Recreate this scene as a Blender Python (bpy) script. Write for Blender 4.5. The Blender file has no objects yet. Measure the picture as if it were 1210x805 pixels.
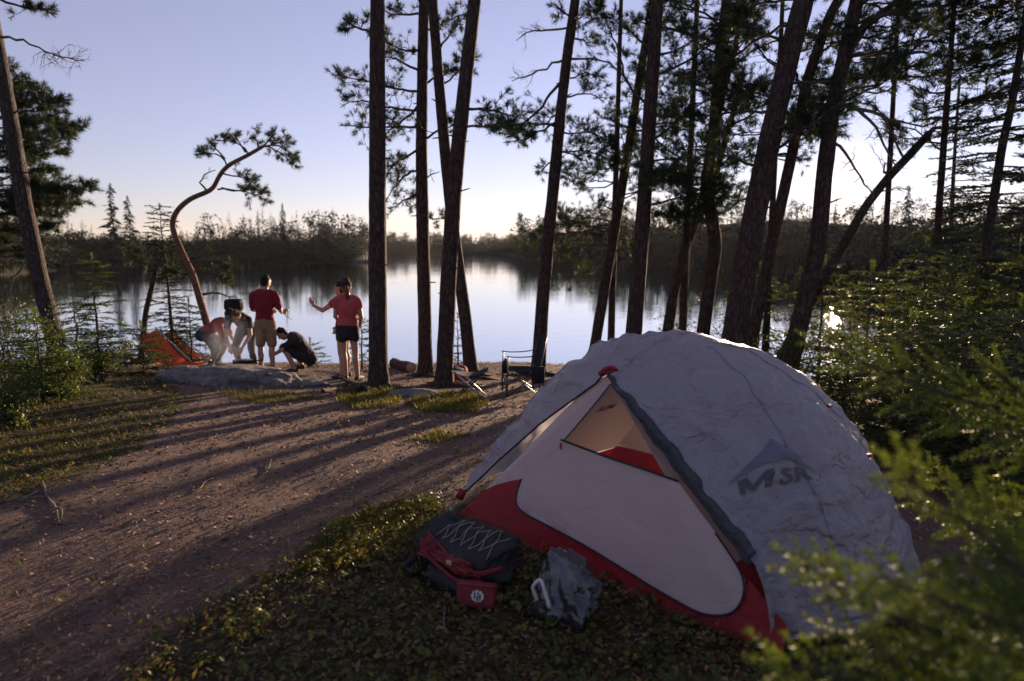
import bpy, bmesh, math, random
import numpy as np
from mathutils import Vector, Matrix, Quaternion, noise as mnoise
from mathutils.bvhtree import BVHTree
from mathutils.geometry import tessellate_polygon

R = math.radians
random.seed(7)
rng = np.random.default_rng(11)
scene = bpy.context.scene
COL = scene.collection

# ------------------------------------------------------------------ camera
PW, PH = 1210.0, 805.0
LENS = 24.0
F = PW * LENS / 36.0
HORIZON = 293.0
PITCH = math.atan((PH / 2 - HORIZON) / F)
CAM = np.array([0.0, 0.0, 1.6])
cd = bpy.data.cameras.new('camera')
cam = bpy.data.objects.new('camera', cd)
COL.objects.link(cam)
cam.location = CAM
cam.rotation_euler = (math.pi / 2 - PITCH, 0, 0)
cd.lens = LENS
cd.sensor_width = 36
cd.clip_start = 0.05
cd.clip_end = 6000
cd.dof.use_dof = True
cd.dof.focus_distance = 5.5
cd.dof.aperture_fstop = 1.8
scene.camera = cam

# ------------------------------------------------------------------ light
SUN_AZ, SUN_EL = R(25.3), R(4.9)
SUN_DIR = Vector((math.sin(SUN_AZ) * math.cos(SUN_EL), math.cos(SUN_AZ) * math.cos(SUN_EL), math.sin(SUN_EL)))
world = bpy.data.worlds.new('World')
scene.world = world
world.use_nodes = True
wn, wl = world.node_tree.nodes, world.node_tree.links
wn.clear()
w_out = wn.new('ShaderNodeOutputWorld')
w_bg = wn.new('ShaderNodeBackground')
sky = wn.new('ShaderNodeTexSky')
sky.sky_type = 'NISHITA'
sky.sun_disc = False
sky.sun_elevation = SUN_EL
sky.sun_rotation = SUN_AZ
sky.air_density = 1.0
sky.dust_density = 0.0
sky.ozone_density = 3.2
hs = wn.new('ShaderNodeHueSaturation')
hs.inputs['Saturation'].default_value = 1.1
wl.new(sky.outputs[0], hs.inputs['Color'])
gm = wn.new('ShaderNodeGamma'); gm.inputs['Gamma'].default_value = 1.0
tn = wn.new('ShaderNodeMix'); tn.data_type = 'RGBA'; tn.blend_type = 'MULTIPLY'; tn.inputs[0].default_value = 1
tn.inputs[7].default_value = (.25, .215, .30, 1)
wl.new(hs.outputs[0], gm.inputs['Color']); wl.new(gm.outputs[0], tn.inputs[6])
# thin evening haze: thickest at the horizon and toward the sun
tcw = wn.new('ShaderNodeTexCoord'); dp = wn.new('ShaderNodeVectorMath'); dp.operation = 'DOT_PRODUCT'; dp.inputs[1].default_value = SUN_DIR
wl.new(tcw.outputs['Generated'], dp.inputs[0])
def wmath(op, a, b=None, c=None):
    q = wn.new('ShaderNodeMath'); q.operation = op
    for i, x in enumerate((a, b, c)):
        if x is None: continue
        if isinstance(x, (int, float)): q.inputs[i].default_value = x
        else: wl.new(x, q.inputs[i])
    return q.outputs[0]
sx_ = wn.new('ShaderNodeSeparateXYZ'); wl.new(tcw.outputs['Generated'], sx_.inputs[0])
el_ = wmath('MAXIMUM', sx_.outputs[2], 0.0)
hh_ = wmath('EXPONENT', wmath('MULTIPLY', el_, -1 / .26))
ph_ = wmath('POWER', wmath('MULTIPLY_ADD', dp.outputs['Value'], .5, .5), 4.0)
hw_ = wmath('MULTIPLY_ADD', hh_, wmath('MULTIPLY_ADD', ph_, .92, .08), .33)      # even veil plus the thicker part
hzc = wn.new('ShaderNodeMix'); hzc.data_type = 'RGBA'; hzc.blend_type = 'MULTIPLY'; hzc.inputs[0].default_value = 1; hzc.inputs[6].default_value = (1.4, 1.17, 1.2, 1)
wl.new(hw_, hzc.inputs[7])
hz_ = wn.new('ShaderNodeMix'); hz_.data_type = 'RGBA'; hz_.blend_type = 'ADD'; hz_.inputs[0].default_value = 1
wl.new(tn.outputs[2], hz_.inputs[6]); wl.new(hzc.outputs[2], hz_.inputs[7])
# glow of the air round the sun
pw = wn.new('ShaderNodeMath'); pw.operation = 'POWER'; pw.inputs[1].default_value = 1600; pw.use_clamp = False; wl.new(dp.outputs['Value'], pw.inputs[0])
pw2 = wn.new('ShaderNodeMath'); pw2.operation = 'POWER'; pw2.inputs[1].default_value = 45000; wl.new(dp.outputs['Value'], pw2.inputs[0])
pm = wn.new('ShaderNodeMath'); pm.operation = 'MULTIPLY_ADD'; pm.inputs[1].default_value = 90; wl.new(pw2.outputs[0], pm.inputs[0]); wl.new(pw.outputs[0], pm.inputs[2])
gl = wn.new('ShaderNodeMix'); gl.data_type = 'RGBA'; gl.blend_type = 'MULTIPLY'; gl.inputs[0].default_value = 1; gl.inputs[6].default_value = (1.3, .75, .34, 1)
wl.new(pm.outputs[0], gl.inputs[7])
sm_ = wn.new('ShaderNodeMix'); sm_.data_type = 'RGBA'; sm_.blend_type = 'ADD'; sm_.inputs[0].default_value = 1
wl.new(hz_.outputs[2], sm_.inputs[6]); wl.new(gl.outputs[2], sm_.inputs[7])
wl.new(sm_.outputs[2], w_bg.inputs['Color'])
w_bg.inputs['Strength'].default_value = 0.13
wl.new(w_bg.outputs[0], w_out.inputs['Surface'])
sd = bpy.data.lights.new('sun', 'SUN')
sun = bpy.data.objects.new('sun', sd)
COL.objects.link(sun)
sd.energy = 3.8
sd.angle = R(1.2)
sd.color = (1.0, 0.72, 0.48)
sun.rotation_euler = SUN_DIR.to_track_quat('Z', 'Y').to_euler()
scene.view_settings.view_transform = 'Standard'
scene.view_settings.look = 'None'
scene.view_settings.gamma = 1.0
scene.view_settings.use_curve_mapping = False
scene.view_settings.exposure = 1.95
scene.render.engine = 'CYCLES'
scene.cycles.use_denoising = True
scene.cycles.max_bounces = 8
scene.cycles.transparent_max_bounces = 12
scene.cycles.volume_bounces = 0
scene.cycles.sample_clamp_indirect = 6.0

# ------------------------------------------------------------------ helpers
CP, SP = math.cos(PITCH), math.sin(PITCH)
def ray(u, v):
    xc, up = (u - PW / 2) / F, -(v - PH / 2) / F
    return np.array([xc, CP + SP * up, -SP + CP * up])
def at(u, v, d):                       # point on the pixel's ray at world-Y distance d
    r = ray(u, v)
    return CAM + r * (d / r[1])
def project(P):
    P = np.atleast_2d(P) - CAM
    dep = P[:, 1] * CP - P[:, 2] * SP
    up = P[:, 1] * SP + P[:, 2] * CP
    return PW / 2 + F * P[:, 0] / dep, PH / 2 - F * up / dep

def hash2(ix, iy, seed=0):
    n = (ix.astype(np.int64) * 374761393 + iy.astype(np.int64) * 668265263 + seed * 974634777) & 0x7fffffff
    n = ((n ^ (n >> 13)) * 1274126177) & 0x7fffffff
    return ((n ^ (n >> 16)) & 0xffff) / 65535.0
def vnoise(x, y, seed=0):
    x0, y0 = np.floor(x), np.floor(y)
    fx, fy = x - x0, y - y0
    fx, fy = fx * fx * (3 - 2 * fx), fy * fy * (3 - 2 * fy)
    a, b = hash2(x0, y0, seed), hash2(x0 + 1, y0, seed)
    c, d = hash2(x0, y0 + 1, seed), hash2(x0 + 1, y0 + 1, seed)
    return (a * (1 - fx) + b * fx) * (1 - fy) + (c * (1 - fx) + d * fx) * fy
def fbm(x, y, seed=0, oct=4):
    s, a, t = 0, 1.0, 0
    for i in range(oct):
        s = s + a * vnoise(x * 2 ** i + 17.3 * i, y * 2 ** i - 9.1 * i, seed + i)
        t += a; a *= .5
    return s / t - .5
def smooth(t):
    t = np.clip(t, 0, 1)
    return t * t * (3 - 2 * t)

class MB:
    """collects triangles and quads, then links them as one mesh object"""
    def __init__(s):
        s.v, s.f3, s.f4, s.c, s.n = [], [], [], [], 0
    def add(s, V, f3=None, f4=None, col=None):
        V = np.asarray(V, float).reshape(-1, 3)
        s.v.append(V)
        if f3 is not None and len(f3): s.f3.append(np.asarray(f3, int).reshape(-1, 3) + s.n)
        if f4 is not None and len(f4): s.f4.append(np.asarray(f4, int).reshape(-1, 4) + s.n)
        if col is None: col = np.ones((len(V), 3)) * .5
        col = np.asarray(col, float)
        if col.ndim == 1: col = np.tile(col, (len(V), 1))
        s.c.append(col)
        s.n += len(V)
    def mesh(s, name, smooth_shade=False, colors=False):
        me = bpy.data.meshes.new(name)
        V = np.concatenate(s.v) if s.v else np.zeros((0, 3))
        f3 = np.concatenate(s.f3) if s.f3 else np.zeros((0, 3), int)
        f4 = np.concatenate(s.f4) if s.f4 else np.zeros((0, 4), int)
        me.vertices.add(len(V))
        me.vertices.foreach_set('co', V.astype(np.float32).ravel())
        nl = f3.size + f4.size
        me.loops.add(nl)
        me.loops.foreach_set('vertex_index', np.concatenate([f3.ravel(), f4.ravel()]).astype(np.int32))
        me.polygons.add(len(f3) + len(f4))
        st = np.concatenate([np.arange(len(f3)) * 3, f3.size + np.arange(len(f4)) * 4]).astype(np.int32)
        me.polygons.foreach_set('loop_start', st)
        me.update(calc_edges=True)
        if smooth_shade:
            me.polygons.foreach_set('use_smooth', np.ones(len(me.polygons), bool))
        if colors:
            ca = me.color_attributes.new('tint', 'FLOAT_COLOR', 'POINT')
            C = np.concatenate(s.c)
            ca.data.foreach_set('color', np.hstack([C, np.ones((len(C), 1))]).astype(np.float32).ravel())
        return me
    def build(s, name, mat, parent=None, smooth_shade=False, colors=False):
        return link(name, s.mesh(name, smooth_shade, colors), mat, parent)

def link(name, me, mat=None, parent=None):
    o = bpy.data.objects.new(name, me)
    COL.objects.link(o)
    if mat is not None:
        me.materials.clear(); me.materials.append(mat)
    if parent is not None: o.parent = parent
    return o
def tag(o, label=None, cat=None, group=None, kind=None):
    if label: o['label'] = label
    if cat: o['category'] = cat
    if group: o['group'] = group
    if kind: o['kind'] = kind
    return o
def empty(name, loc, label=None, cat=None, group=None, rz=0):
    o = bpy.data.objects.new(name, None)
    o.empty_display_size = .2
    COL.objects.link(o)
    o.location = [float(a) for a in loc]; o.rotation_euler = (0, 0, rz)
    return tag(o, label, cat, group)
def copy_tree(o, parent=None):
    c = o.copy(); COL.objects.link(c); c.parent = parent
    for ch in list(o.children): copy_tree(ch, c)
    return c

def frames(P):
    P = np.asarray(P, float)
    T = np.gradient(P, axis=0)
    T /= np.linalg.norm(T, axis=1)[:, None] + 1e-9
    ref = np.array([0, 0, 1.0]) if abs(T[0, 2]) < .9 else np.array([1.0, 0, 0])
    n = np.cross(T[0], ref); n /= np.linalg.norm(n)
    N = [n]
    for i in range(1, len(P)):
        n = N[-1] - T[i] * np.dot(N[-1], T[i])
        n /= np.linalg.norm(n) + 1e-9
        N.append(n)
    N = np.array(N)
    return T, N, np.cross(T, N)
def tube(mb, P, rad, n=6, cap=True, col=None, rough=0, flat=1.0, nrm=None):
    P = np.asarray(P, float); k = len(P)
    rad = np.broadcast_to(np.asarray(rad, float), (k,))
    T, N, B = frames(P)
    if nrm is not None:
        N = np.asarray(nrm, float)[None, :] - T * (T @ np.asarray(nrm, float))[:, None]
        N /= np.linalg.norm(N, axis=1)[:, None]; B = np.cross(T, N)
    a = np.arange(n) / n * 2 * math.pi
    rr = rad[:, None] * np.ones(n)[None]
    if rough: rr = rr * (1 + rough * (rng.random((k, n)) - .5))
    V = P[:, None] + (np.cos(a)[None, :, None] * N[:, None] * flat + np.sin(a)[None, :, None] * B[:, None]) * rr[..., None]
    V = V.reshape(-1, 3)
    i = np.arange(k - 1)[:, None] * n; j = np.arange(n)[None]; j2 = (j + 1) % n
    f4 = np.stack([i + j, i + j2, i + n + j2, i + n + j], -1).reshape(-1, 4)
    f3 = None
    if cap:
        V = np.vstack([V, P[:1], P[-1:]])
        c0, c1 = k * n, k * n + 1
        jj = np.arange(n); jn = (jj + 1) % n
        f3 = np.vstack([np.stack([np.full(n, c0), jn, jj], 1), np.stack([np.full(n, c1), (k - 1) * n + jj, (k - 1) * n + jn], 1)])
    mb.add(V, f3, f4, col)
def resample(P, step):
    P = np.asarray(P, float)
    d = np.r_[0, np.cumsum(np.linalg.norm(np.diff(P, axis=0), axis=1))]
    n = max(2, int(d[-1] / step) + 1)
    s = np.linspace(0, d[-1], n)
    # smooth the corners a little by double interpolation
    Q = np.stack([np.interp(s, d, P[:, i]) for i in range(3)], 1)
    for _ in range(3):
        if n > 3: Q[1:-1] = .25 * Q[:-2] + .5 * Q[1:-1] + .25 * Q[2:]
    return Q
def boxm(mb, c, size, rot=None, col=None):
    s = np.array(size) / 2
    V = np.array([[x, y, z] for x in (-1, 1) for y in (-1, 1) for z in (-1, 1)]) * s
    if rot is not None: V = V @ np.array(rot).T
    V = V + np.array(c)
    f = [[0, 1, 3, 2], [4, 6, 7, 5], [0, 4, 5, 1], [2, 3, 7, 6], [0, 2, 6, 4], [1, 5, 7, 3]]
    mb.add(V, None, f, col)
def rand_rot(k):
    q = rng.normal(size=(k, 4)); q /= np.linalg.norm(q, axis=1)[:, None]
    w, x, y, z = q.T
    return np.stack([np.stack([1 - 2 * (y * y + z * z), 2 * (x * y - z * w), 2 * (x * z + y * w)], -1),
                     np.stack([2 * (x * y + z * w), 1 - 2 * (x * x + z * z), 2 * (y * z - x * w)], -1),
                     np.stack([2 * (x * z - y * w), 2 * (y * z + x * w), 1 - 2 * (x * x + y * y)], -1)], 1)
def basis(A):
    """rotation matrices whose third column is the axis A, rolled at random"""
    A = A / (np.linalg.norm(A, axis=1)[:, None] + 1e-9)
    ref = np.where(np.abs(A[:, 2:3]) < .9, [[0, 0, 1.0]], [[1.0, 0, 0]])
    X = np.cross(ref, A); X /= np.linalg.norm(X, axis=1)[:, None]
    Y = np.cross(A, X)
    t = rng.random(len(A)) * 2 * math.pi
    X2 = X * np.cos(t)[:, None] + Y * np.sin(t)[:, None]
    return np.stack([X2, np.cross(A, X2), A], -1)
def in_poly(u, v, poly):
    p = np.asarray(poly, float); inside = np.zeros(len(u), bool); j = len(p) - 1
    for i in range(len(p)):
        c = ((p[i, 1] > v) != (p[j, 1] > v)) & (u < (p[j, 0] - p[i, 0]) * (v - p[i, 1]) / (p[j, 1] - p[i, 1] + 1e-9) + p[i, 0])
        inside ^= c; j = i
    return inside

# ------------------------------------------------------------------ materials
def new_mat(name):
    m = bpy.data.materials.new(name); m.use_nodes = True
    nt = m.node_tree; nt.nodes.clear()
    out = nt.nodes.new('ShaderNodeOutputMaterial')
    return m, nt.nodes, nt.links, out
def N(nodes, typ, **kw):
    n = nodes.new(typ)
    for k, v in kw.items():
        if k in n.inputs: n.inputs[k].default_value = v
        else: setattr(n, k, v)
    return n
def noise_tex(nodes, links, scale, detail=4, rough=.55, vec=None, dist=0):
    n = N(nodes, 'ShaderNodeTexNoise'); n.inputs['Scale'].default_value = scale
    n.inputs['Detail'].default_value = detail; n.inputs['Roughness'].default_value = rough
    n.inputs['Distortion'].default_value = dist
    if vec is not None: links.new(vec, n.inputs['Vector'])
    return n
def ramp(nodes, links, fac, stops):
    r = nodes.new('ShaderNodeValToRGB'); el = r.color_ramp.elements
    while len(el) < len(stops): el.new(.5)
    for e, (p, c) in zip(el, stops):
        e.position = p; e.color = (*c, 1)
    links.new(fac, r.inputs['Fac'])
    return r
def mat(name, c1, c2=None, scale=20, rough=.8, bump=.2, bscale=60, spec=.3, trans=0.0, tcol=None, stretch=None, tint=False, bdist=.01):
    """two-tone noisy surface; trans = share of light let through"""
    m, n, l, out = new_mat(name)
    tc = n.new('ShaderNodeTexCoord'); vec = tc.outputs['Object']
    if stretch:
        mp = n.new('ShaderNodeMapping'); mp.inputs['Scale'].default_value = stretch
        l.new(vec, mp.inputs['Vector']); vec = mp.outputs[0]
    c2 = c2 or tuple(a * .6 for a in c1)
    nz = noise_tex(n, l, scale, 5, .6, vec)
    cr = ramp(n, l, nz.outputs['Fac'], [(.3, c2), (.7, c1)])
    colr = cr.outputs[0]
    if tint:
        at_ = n.new('ShaderNodeVertexColor'); at_.layer_name = 'tint'
        mx = N(n, 'ShaderNodeMix', data_type='RGBA', blend_type='MULTIPLY')
        mx.inputs[0].default_value = 1
        sc = N(n, 'ShaderNodeMix', data_type='RGBA', blend_type='ADD'); sc.inputs[0].default_value = 1
        l.new(at_.outputs[0], sc.inputs[6]); l.new(at_.outputs[0], sc.inputs[7])
        l.new(colr, mx.inputs[6]); l.new(sc.outputs[2], mx.inputs[7]); colr = mx.outputs[2]
    p = n.new('ShaderNodeBsdfPrincipled')
    p.inputs['Roughness'].default_value = rough
    p.inputs['Specular IOR Level'].default_value = spec
    l.new(colr, p.inputs['Base Color'])
    if bump:
        b2 = noise_tex(n, l, bscale, 6, .65, vec)
        bp = n.new('ShaderNodeBump'); bp.inputs['Strength'].default_value = bump; bp.inputs['Distance'].default_value = bdist
        l.new(b2.outputs['Fac'], bp.inputs['Height']); l.new(bp.outputs[0], p.inputs['Normal'])
    surf = p.outputs[0]
    if trans:
        t = n.new('ShaderNodeBsdfTranslucent')
        if tcol:
            mm = N(n, 'ShaderNodeMix', data_type='RGBA', blend_type='MULTIPLY'); mm.inputs[0].default_value = 1
            l.new(colr, mm.inputs[6]); mm.inputs[7].default_value = (*tcol, 1); l.new(mm.outputs[2], t.inputs['Color'])
        else: l.new(colr, t.inputs['Color'])
        ms = n.new('ShaderNodeMixShader'); ms.inputs[0].default_value = trans
        l.new(p.outputs[0], ms.inputs[1]); l.new(t.outputs[0], ms.inputs[2]); surf = ms.outputs[0]
    l.new(surf, out.inputs['Surface'])
    return m

def bark_mat(name, c1, c2, c3, sc=1.0):
    m, n, l, out = new_mat(name)
    tc = n.new('ShaderNodeTexCoord')
    mp = n.new('ShaderNodeMapping'); mp.inputs['Scale'].default_value = (20 * sc, 20 * sc, 5.5 * sc)
    l.new(tc.outputs['Object'], mp.inputs['Vector'])
    w = noise_tex(n, l, .8, 5, .65, mp.outputs[0])
    ad = N(n, 'ShaderNodeMix', data_type='RGBA', blend_type='LINEAR_LIGHT'); ad.inputs[0].default_value = .9
    l.new(mp.outputs[0], ad.inputs[6]); l.new(w.outputs['Color'], ad.inputs[7])
    vo = N(n, 'ShaderNodeTexVoronoi', feature='DISTANCE_TO_EDGE'); vo.inputs['Scale'].default_value = 1.0
    l.new(ad.outputs[2], vo.inputs['Vector'])
    cr = ramp(n, l, vo.outputs['Distance'], [(0.0, c3), (.10, c2), (.35, c1)])
    nz = noise_tex(n, l, 30 * sc, 5, .6, tc.outputs['Object'])
    mx = N(n, 'ShaderNodeMix', data_type='RGBA', blend_type='MULTIPLY'); mx.inputs[0].default_value = .7
    l.new(cr.outputs[0], mx.inputs[6])
    r2 = ramp(n, l, nz.outputs['Fac'], [(.25, (.45, .45, .45)), (.75, (1.25, 1.2, 1.15))]); l.new(r2.outputs[0], mx.inputs[7])
    p = n.new('ShaderNodeBsdfPrincipled'); p.inputs['Roughness'].default_value = .9; p.inputs['Specular IOR Level'].default_value = .15
    l.new(mx.outputs[2], p.inputs['Base Color'])
    sm = n.new('ShaderNodeMath'); sm.operation = 'MINIMUM'; sm.inputs[1].default_value = .3
    l.new(vo.outputs['Distance'], sm.inputs[0])
    a2 = n.new('ShaderNodeMath'); a2.operation = 'MULTIPLY_ADD'; a2.inputs[1].default_value = .15
    l.new(nz.outputs['Fac'], a2.inputs[0]); l.new(sm.outputs[0], a2.inputs[2])
    b = n.new('ShaderNodeBump'); b.inputs['Strength'].default_value = .9; b.inputs['Distance'].default_value = .035
    l.new(a2.outputs[0], b.inputs['Height']); l.new(b.outputs[0], p.inputs['Normal'])
    l.new(p.outputs[0], out.inputs['Surface'])
    return m

M = {}
M['bark'] = bark_mat('pine_bark', (.105, .072, .060), (.070, .048, .041), (.028, .020, .018))
M['bark2'] = bark_mat('grey_bark', (.10, .083, .075), (.065, .053, .047), (.028, .022, .02), 1.5)
M['barkwarm'] = bark_mat('orange_bark', (.27, .155, .105), (.19, .11, .075), (.08, .05, .038), 1.6)
M['dead'] = mat('dead_wood', (.20, .165, .14), (.08, .065, .055), 30, .9, .5, 80, .1)
M['twig'] = mat('twig_bark', (.10, .075, .06), (.045, .034, .03), 40, .9, .3, 90, .1)
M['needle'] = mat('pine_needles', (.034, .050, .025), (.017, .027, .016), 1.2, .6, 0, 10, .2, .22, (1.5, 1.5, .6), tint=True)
M['spruce'] = mat('spruce_needles', (.032, .048, .025), (.017, .028, .017), 1.4, .6, 0, 10, .2, .22, (1.5, 1.5, .6), tint=True)
M['fir'] = mat('fir_needles', (.075, .105, .032), (.038, .060, .022), 2.5, .5, 0, 10, .3, .34, (1.6, 1.5, .5), tint=True)
M['leaf'] = mat('shrub_leaves', (.075, .095, .026), (.038, .055, .018), 3, .5, 0, 10, .3, .38, (1.7, 1.5, .5), tint=True)
M['forest'] = mat('far_forest_needles', (.030, .040, .024), (.014, .021, .015), .4, .8, 0, 10, .1, .08, tint=True)
M['moss'] = mat('ground_plants', (.10, .115, .035), (.055, .065, .022), 6, .6, 0, 10, .25, .3, (1.5, 1.35, .5), tint=True)
M['chips'] = mat('forest_litter', (.33, .235, .19), (.16, .11, .088), 9, .8, 0, 10, .2, tint=True)

# ------------------------------------------------------------------ terrain
def crest(x):
    return np.interp(x, [-60, -20, -12, 0, 2.5, 6, 9, 14, 60], [14, 15, 15.6, 15, 14.2, 11.4, 10.2, 10, 12]) + .5 * (vnoise(x * .5, x * 0 + 3.0, 5) - .5) + .25 * (vnoise(x * 1.7, x * 0 + 1.0, 6) - .5)
SH_U = [-9000, -2500, -400, 0, 100, 180, 250, 400, 424, 433, 440, 500, 600, 611, 622, 700, 800, 900, 1000, 1100, 1210, 1500, 2600, 9000]
SH_R = [60, 80, 95, 112, 140, 160, 165, 172, 178, 205, 410, 420, 400, 330, 215, 194, 148, 114, 92, 74, 60, 42, 30, 24]
SH_AZ = np.arctan((np.array(SH_U) - PW / 2) / F)
def far_shore(az):
    return np.interp(az, SH_AZ, SH_R)
LAKE_Z = -2.0
def H(x, y):
    x = np.asarray(x, float); y = np.asarray(y, float)
    b = -.09 * np.logaddexp(0, (y - 4.6) * 2.0) / 2.0
    b = b + .22 * np.exp(-((x + 8.0) / 3.0) ** 2 - ((y - 9.5) / 3.5) ** 2)
    b = b + .10 * fbm(x * .45, y * .45, 3, 4) + .035 * fbm(x * 2.5, y * 2.5, 9, 4)
    flat = np.exp(-(((x - .75) / 1.5) ** 4 + ((y - 3.5) / 1.4) ** 4))
    b = b * (1 - flat) + 0.0 * flat
    t = smooth((y - crest(x)) / 3.4)
    near = b * (1 - t) + (-3.4) * t
    r = np.hypot(x, y); az = np.arctan2(x, np.maximum(y, 1e-3))
    Rf = far_shore(az)
    s = r - Rf
    farz = -3.4 + 1.5 * smooth((s + 5) / 6) + np.clip(s * .06, 0, 4.5) + np.clip((s - 60) * .02, 0, 2) + 2.4 * fbm(x * .05, y * .05, 4, 3) * smooth(s / 15)
    farz = farz + 6.2 * np.clip(Rf / 110, .3, 1) * smooth((s - 26) / 13) * smooth((az - .02) / .06) * (1 - .8 * smooth((s - 46) / 22))      # low wooded ridge added behind the right shore to block sun glint on water
    z = np.where((y > 18) & (s > -6), np.maximum(near, farz), near)
    return z
def hz(x, y): return float(H(np.array([x]), np.array([y]))[0])
def ground(u, v):
    r = ray(u, v); t = .5
    while t < 400:
        p = CAM + r * t
        h = hz(p[0], p[1])
        if p[2] <= h: break
        t += max(.01, (p[2] - h) * .5)
    p[2] = hz(p[0], p[1])
    return p

GREEN1 = [(150, 830), (190, 745), (290, 690), (360, 645), (430, 600), (520, 585), (640, 620), (900, 700), (1300, 700), (1300, 830)]
GREEN2 = [(-200, 380), (150, 430), (235, 470), (190, 515), (110, 560), (0, 600), (-250, 680)]
MOSSY = [(340, 680), (400, 615), (470, 590), (520, 590), (510, 640), (420, 670)]
def green_mask(x, y):
    z = H(x, y)
    u, v = project(np.stack([x, y, z], 1))
    g = in_poly(u, v, GREEN1) | in_poly(u, v, GREEN2)
    return g & (y > .5), u, v
def build_terrain():
    azf = np.concatenate([np.linspace(-180, -52, 65)[:-1], np.linspace(-52, 52, 400), np.linspace(52, 180, 65)[1:-1]])
    az = np.radians(azf)
    rr = np.geomspace(.35, 900, 205)
    A, Rr = np.meshgrid(az, rr)
    X, Y = Rr * np.sin(A), Rr * np.cos(A)
    Z = H(X.ravel(), Y.ravel()).reshape(X.shape)
    n, k = len(az), len(rr)
    V = np.stack([X, Y, Z], -1).reshape(-1, 3)
    V = np.vstack([V, [[0, 0, hz(0, 0.01)]]])
    i = np.arange(k - 1)[:, None] * n; j = np.arange(n)[None]; j2 = (j + 1) % n
    f4 = np.stack([i + j, i + n + j, i + n + j2, i + j2], -1).reshape(-1, 4)
    jj = np.arange(n)
    f3 = np.stack([np.full(n, k * n), jj, (jj + 1) % n], 1)
    g, u, v = green_mask(V[:, 0] + .25 * fbm(V[:, 0] * 3, V[:, 1] * 3, 21), V[:, 1] + .35 * fbm(V[:, 0] * 3, V[:, 1] * 3, 22))
    g = np.where(V[:, 1] > 0.5, g.astype(float), .5)
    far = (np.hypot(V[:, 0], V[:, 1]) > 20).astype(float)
    shore = smooth((V[:, 1] - crest(V[:, 0]) - .3) / 1.0) * (1 - far)
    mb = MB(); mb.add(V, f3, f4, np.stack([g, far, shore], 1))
    m, nn, l, out = new_mat('forest_floor')
    tc = nn.new('ShaderNodeTexCoord'); vec = tc.outputs['Object']
    va = nn.new('ShaderNodeVertexColor'); va.layer_name = 'tint'
    sp = nn.new('ShaderNodeSeparateColor'); l.new(va.outputs[0], sp.inputs[0])
    n1 = noise_tex(nn, l, 1.6, 6, .65, vec); n2 = noise_tex(nn, l, 55, 6, .7, vec); n3 = noise_tex(nn, l, 7, 5, .6, vec)
    mp = nn.new('ShaderNodeMapping'); mp.inputs['Scale'].default_value = (60, 170, 60); mp.inputs['Rotation'].default_value = (0, 0, .6)
    l.new(vec, mp.inputs['Vector']); n4 = noise_tex(nn, l, 1, 3, .6, mp.outputs[0], .6)
    litter = ramp(nn, l, n2.outputs['Fac'], [(.25, (.060, .043, .037)), (.5, (.165, .115, .096)), (.72, (.31, .22, .18))])
    dirt = ramp(nn, l, n4.outputs['Fac'], [(.3, (.095, .068, .058)), (.7, (.26, .185, .155))])
    m1 = N(nn, 'ShaderNodeMix', data_type='RGBA'); l.new(n3.outputs['Fac'], m1.inputs[0]); l.new(litter.outputs[0], m1.inputs[6]); l.new(dirt.outputs[0], m1.inputs[7])
    moss = ramp(nn, l, n2.outputs['Fac'], [(.3, (.024, .020, .013)), (.55, (.062, .056, .028)), (.75, (.115, .095, .045))])
    gm = nn.new('ShaderNodeMath'); gm.operation = 'MULTIPLY_ADD'; gm.inputs[1].default_value = 1.6
    l.new(n3.outputs['Fac'], gm.inputs[0])
    g0 = nn.new('ShaderNodeMath'); g0.operation = 'MULTIPLY_ADD'; g0.inputs[1].default_value = 1.5; g0.inputs[2].default_value = -1.35
    l.new(sp.outputs[0], g0.inputs[0]); l.new(g0.outputs[0], gm.inputs[2]); gm.use_clamp = True
    m2 = N(nn, 'ShaderNodeMix', data_type='RGBA'); l.new(gm.outputs[0], m2.inputs[0]); l.new(m1.outputs[2], m2.inputs[6]); l.new(moss.outputs[0], m2.inputs[7])
    rock = ramp(nn, l, n1.outputs['Fac'], [(.3, (.10, .095, .09)), (.7, (.26, .24, .23))])
    m3 = N(nn, 'ShaderNodeMix', data_type='RGBA'); l.new(sp.outputs[2], m3.inputs[0]); l.new(m2.outputs[2], m3.inputs[6]); l.new(rock.outputs[0], m3.inputs[7])
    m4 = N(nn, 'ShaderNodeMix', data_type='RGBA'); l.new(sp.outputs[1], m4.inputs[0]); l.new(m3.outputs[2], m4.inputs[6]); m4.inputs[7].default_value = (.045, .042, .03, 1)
    p = nn.new('ShaderNodeBsdfPrincipled'); p.inputs['Roughness'].default_value = .95; p.inputs['Specular IOR Level'].default_value = .1
    l.new(m4.outputs[2], p.inputs['Base Color'])
    hsum = nn.new('ShaderNodeMath'); hsum.operation = 'MULTIPLY_ADD'; hsum.inputs[1].default_value = .6
    l.new(n4.outputs['Fac'], hsum.inputs[0]); l.new(n2.outputs['Fac'], hsum.inputs[2])
    bp = nn.new('ShaderNodeBump'); bp.inputs['Strength'].default_value = .9; bp.inputs['Distance'].default_value = .03
    l.new(hsum.outputs[0], bp.inputs['Height']); l.new(bp.outputs[0], p.inputs['Normal'])
    l.new(p.outputs[0], out.inputs['Surface'])
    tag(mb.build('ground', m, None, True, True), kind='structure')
build_terrain()

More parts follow.
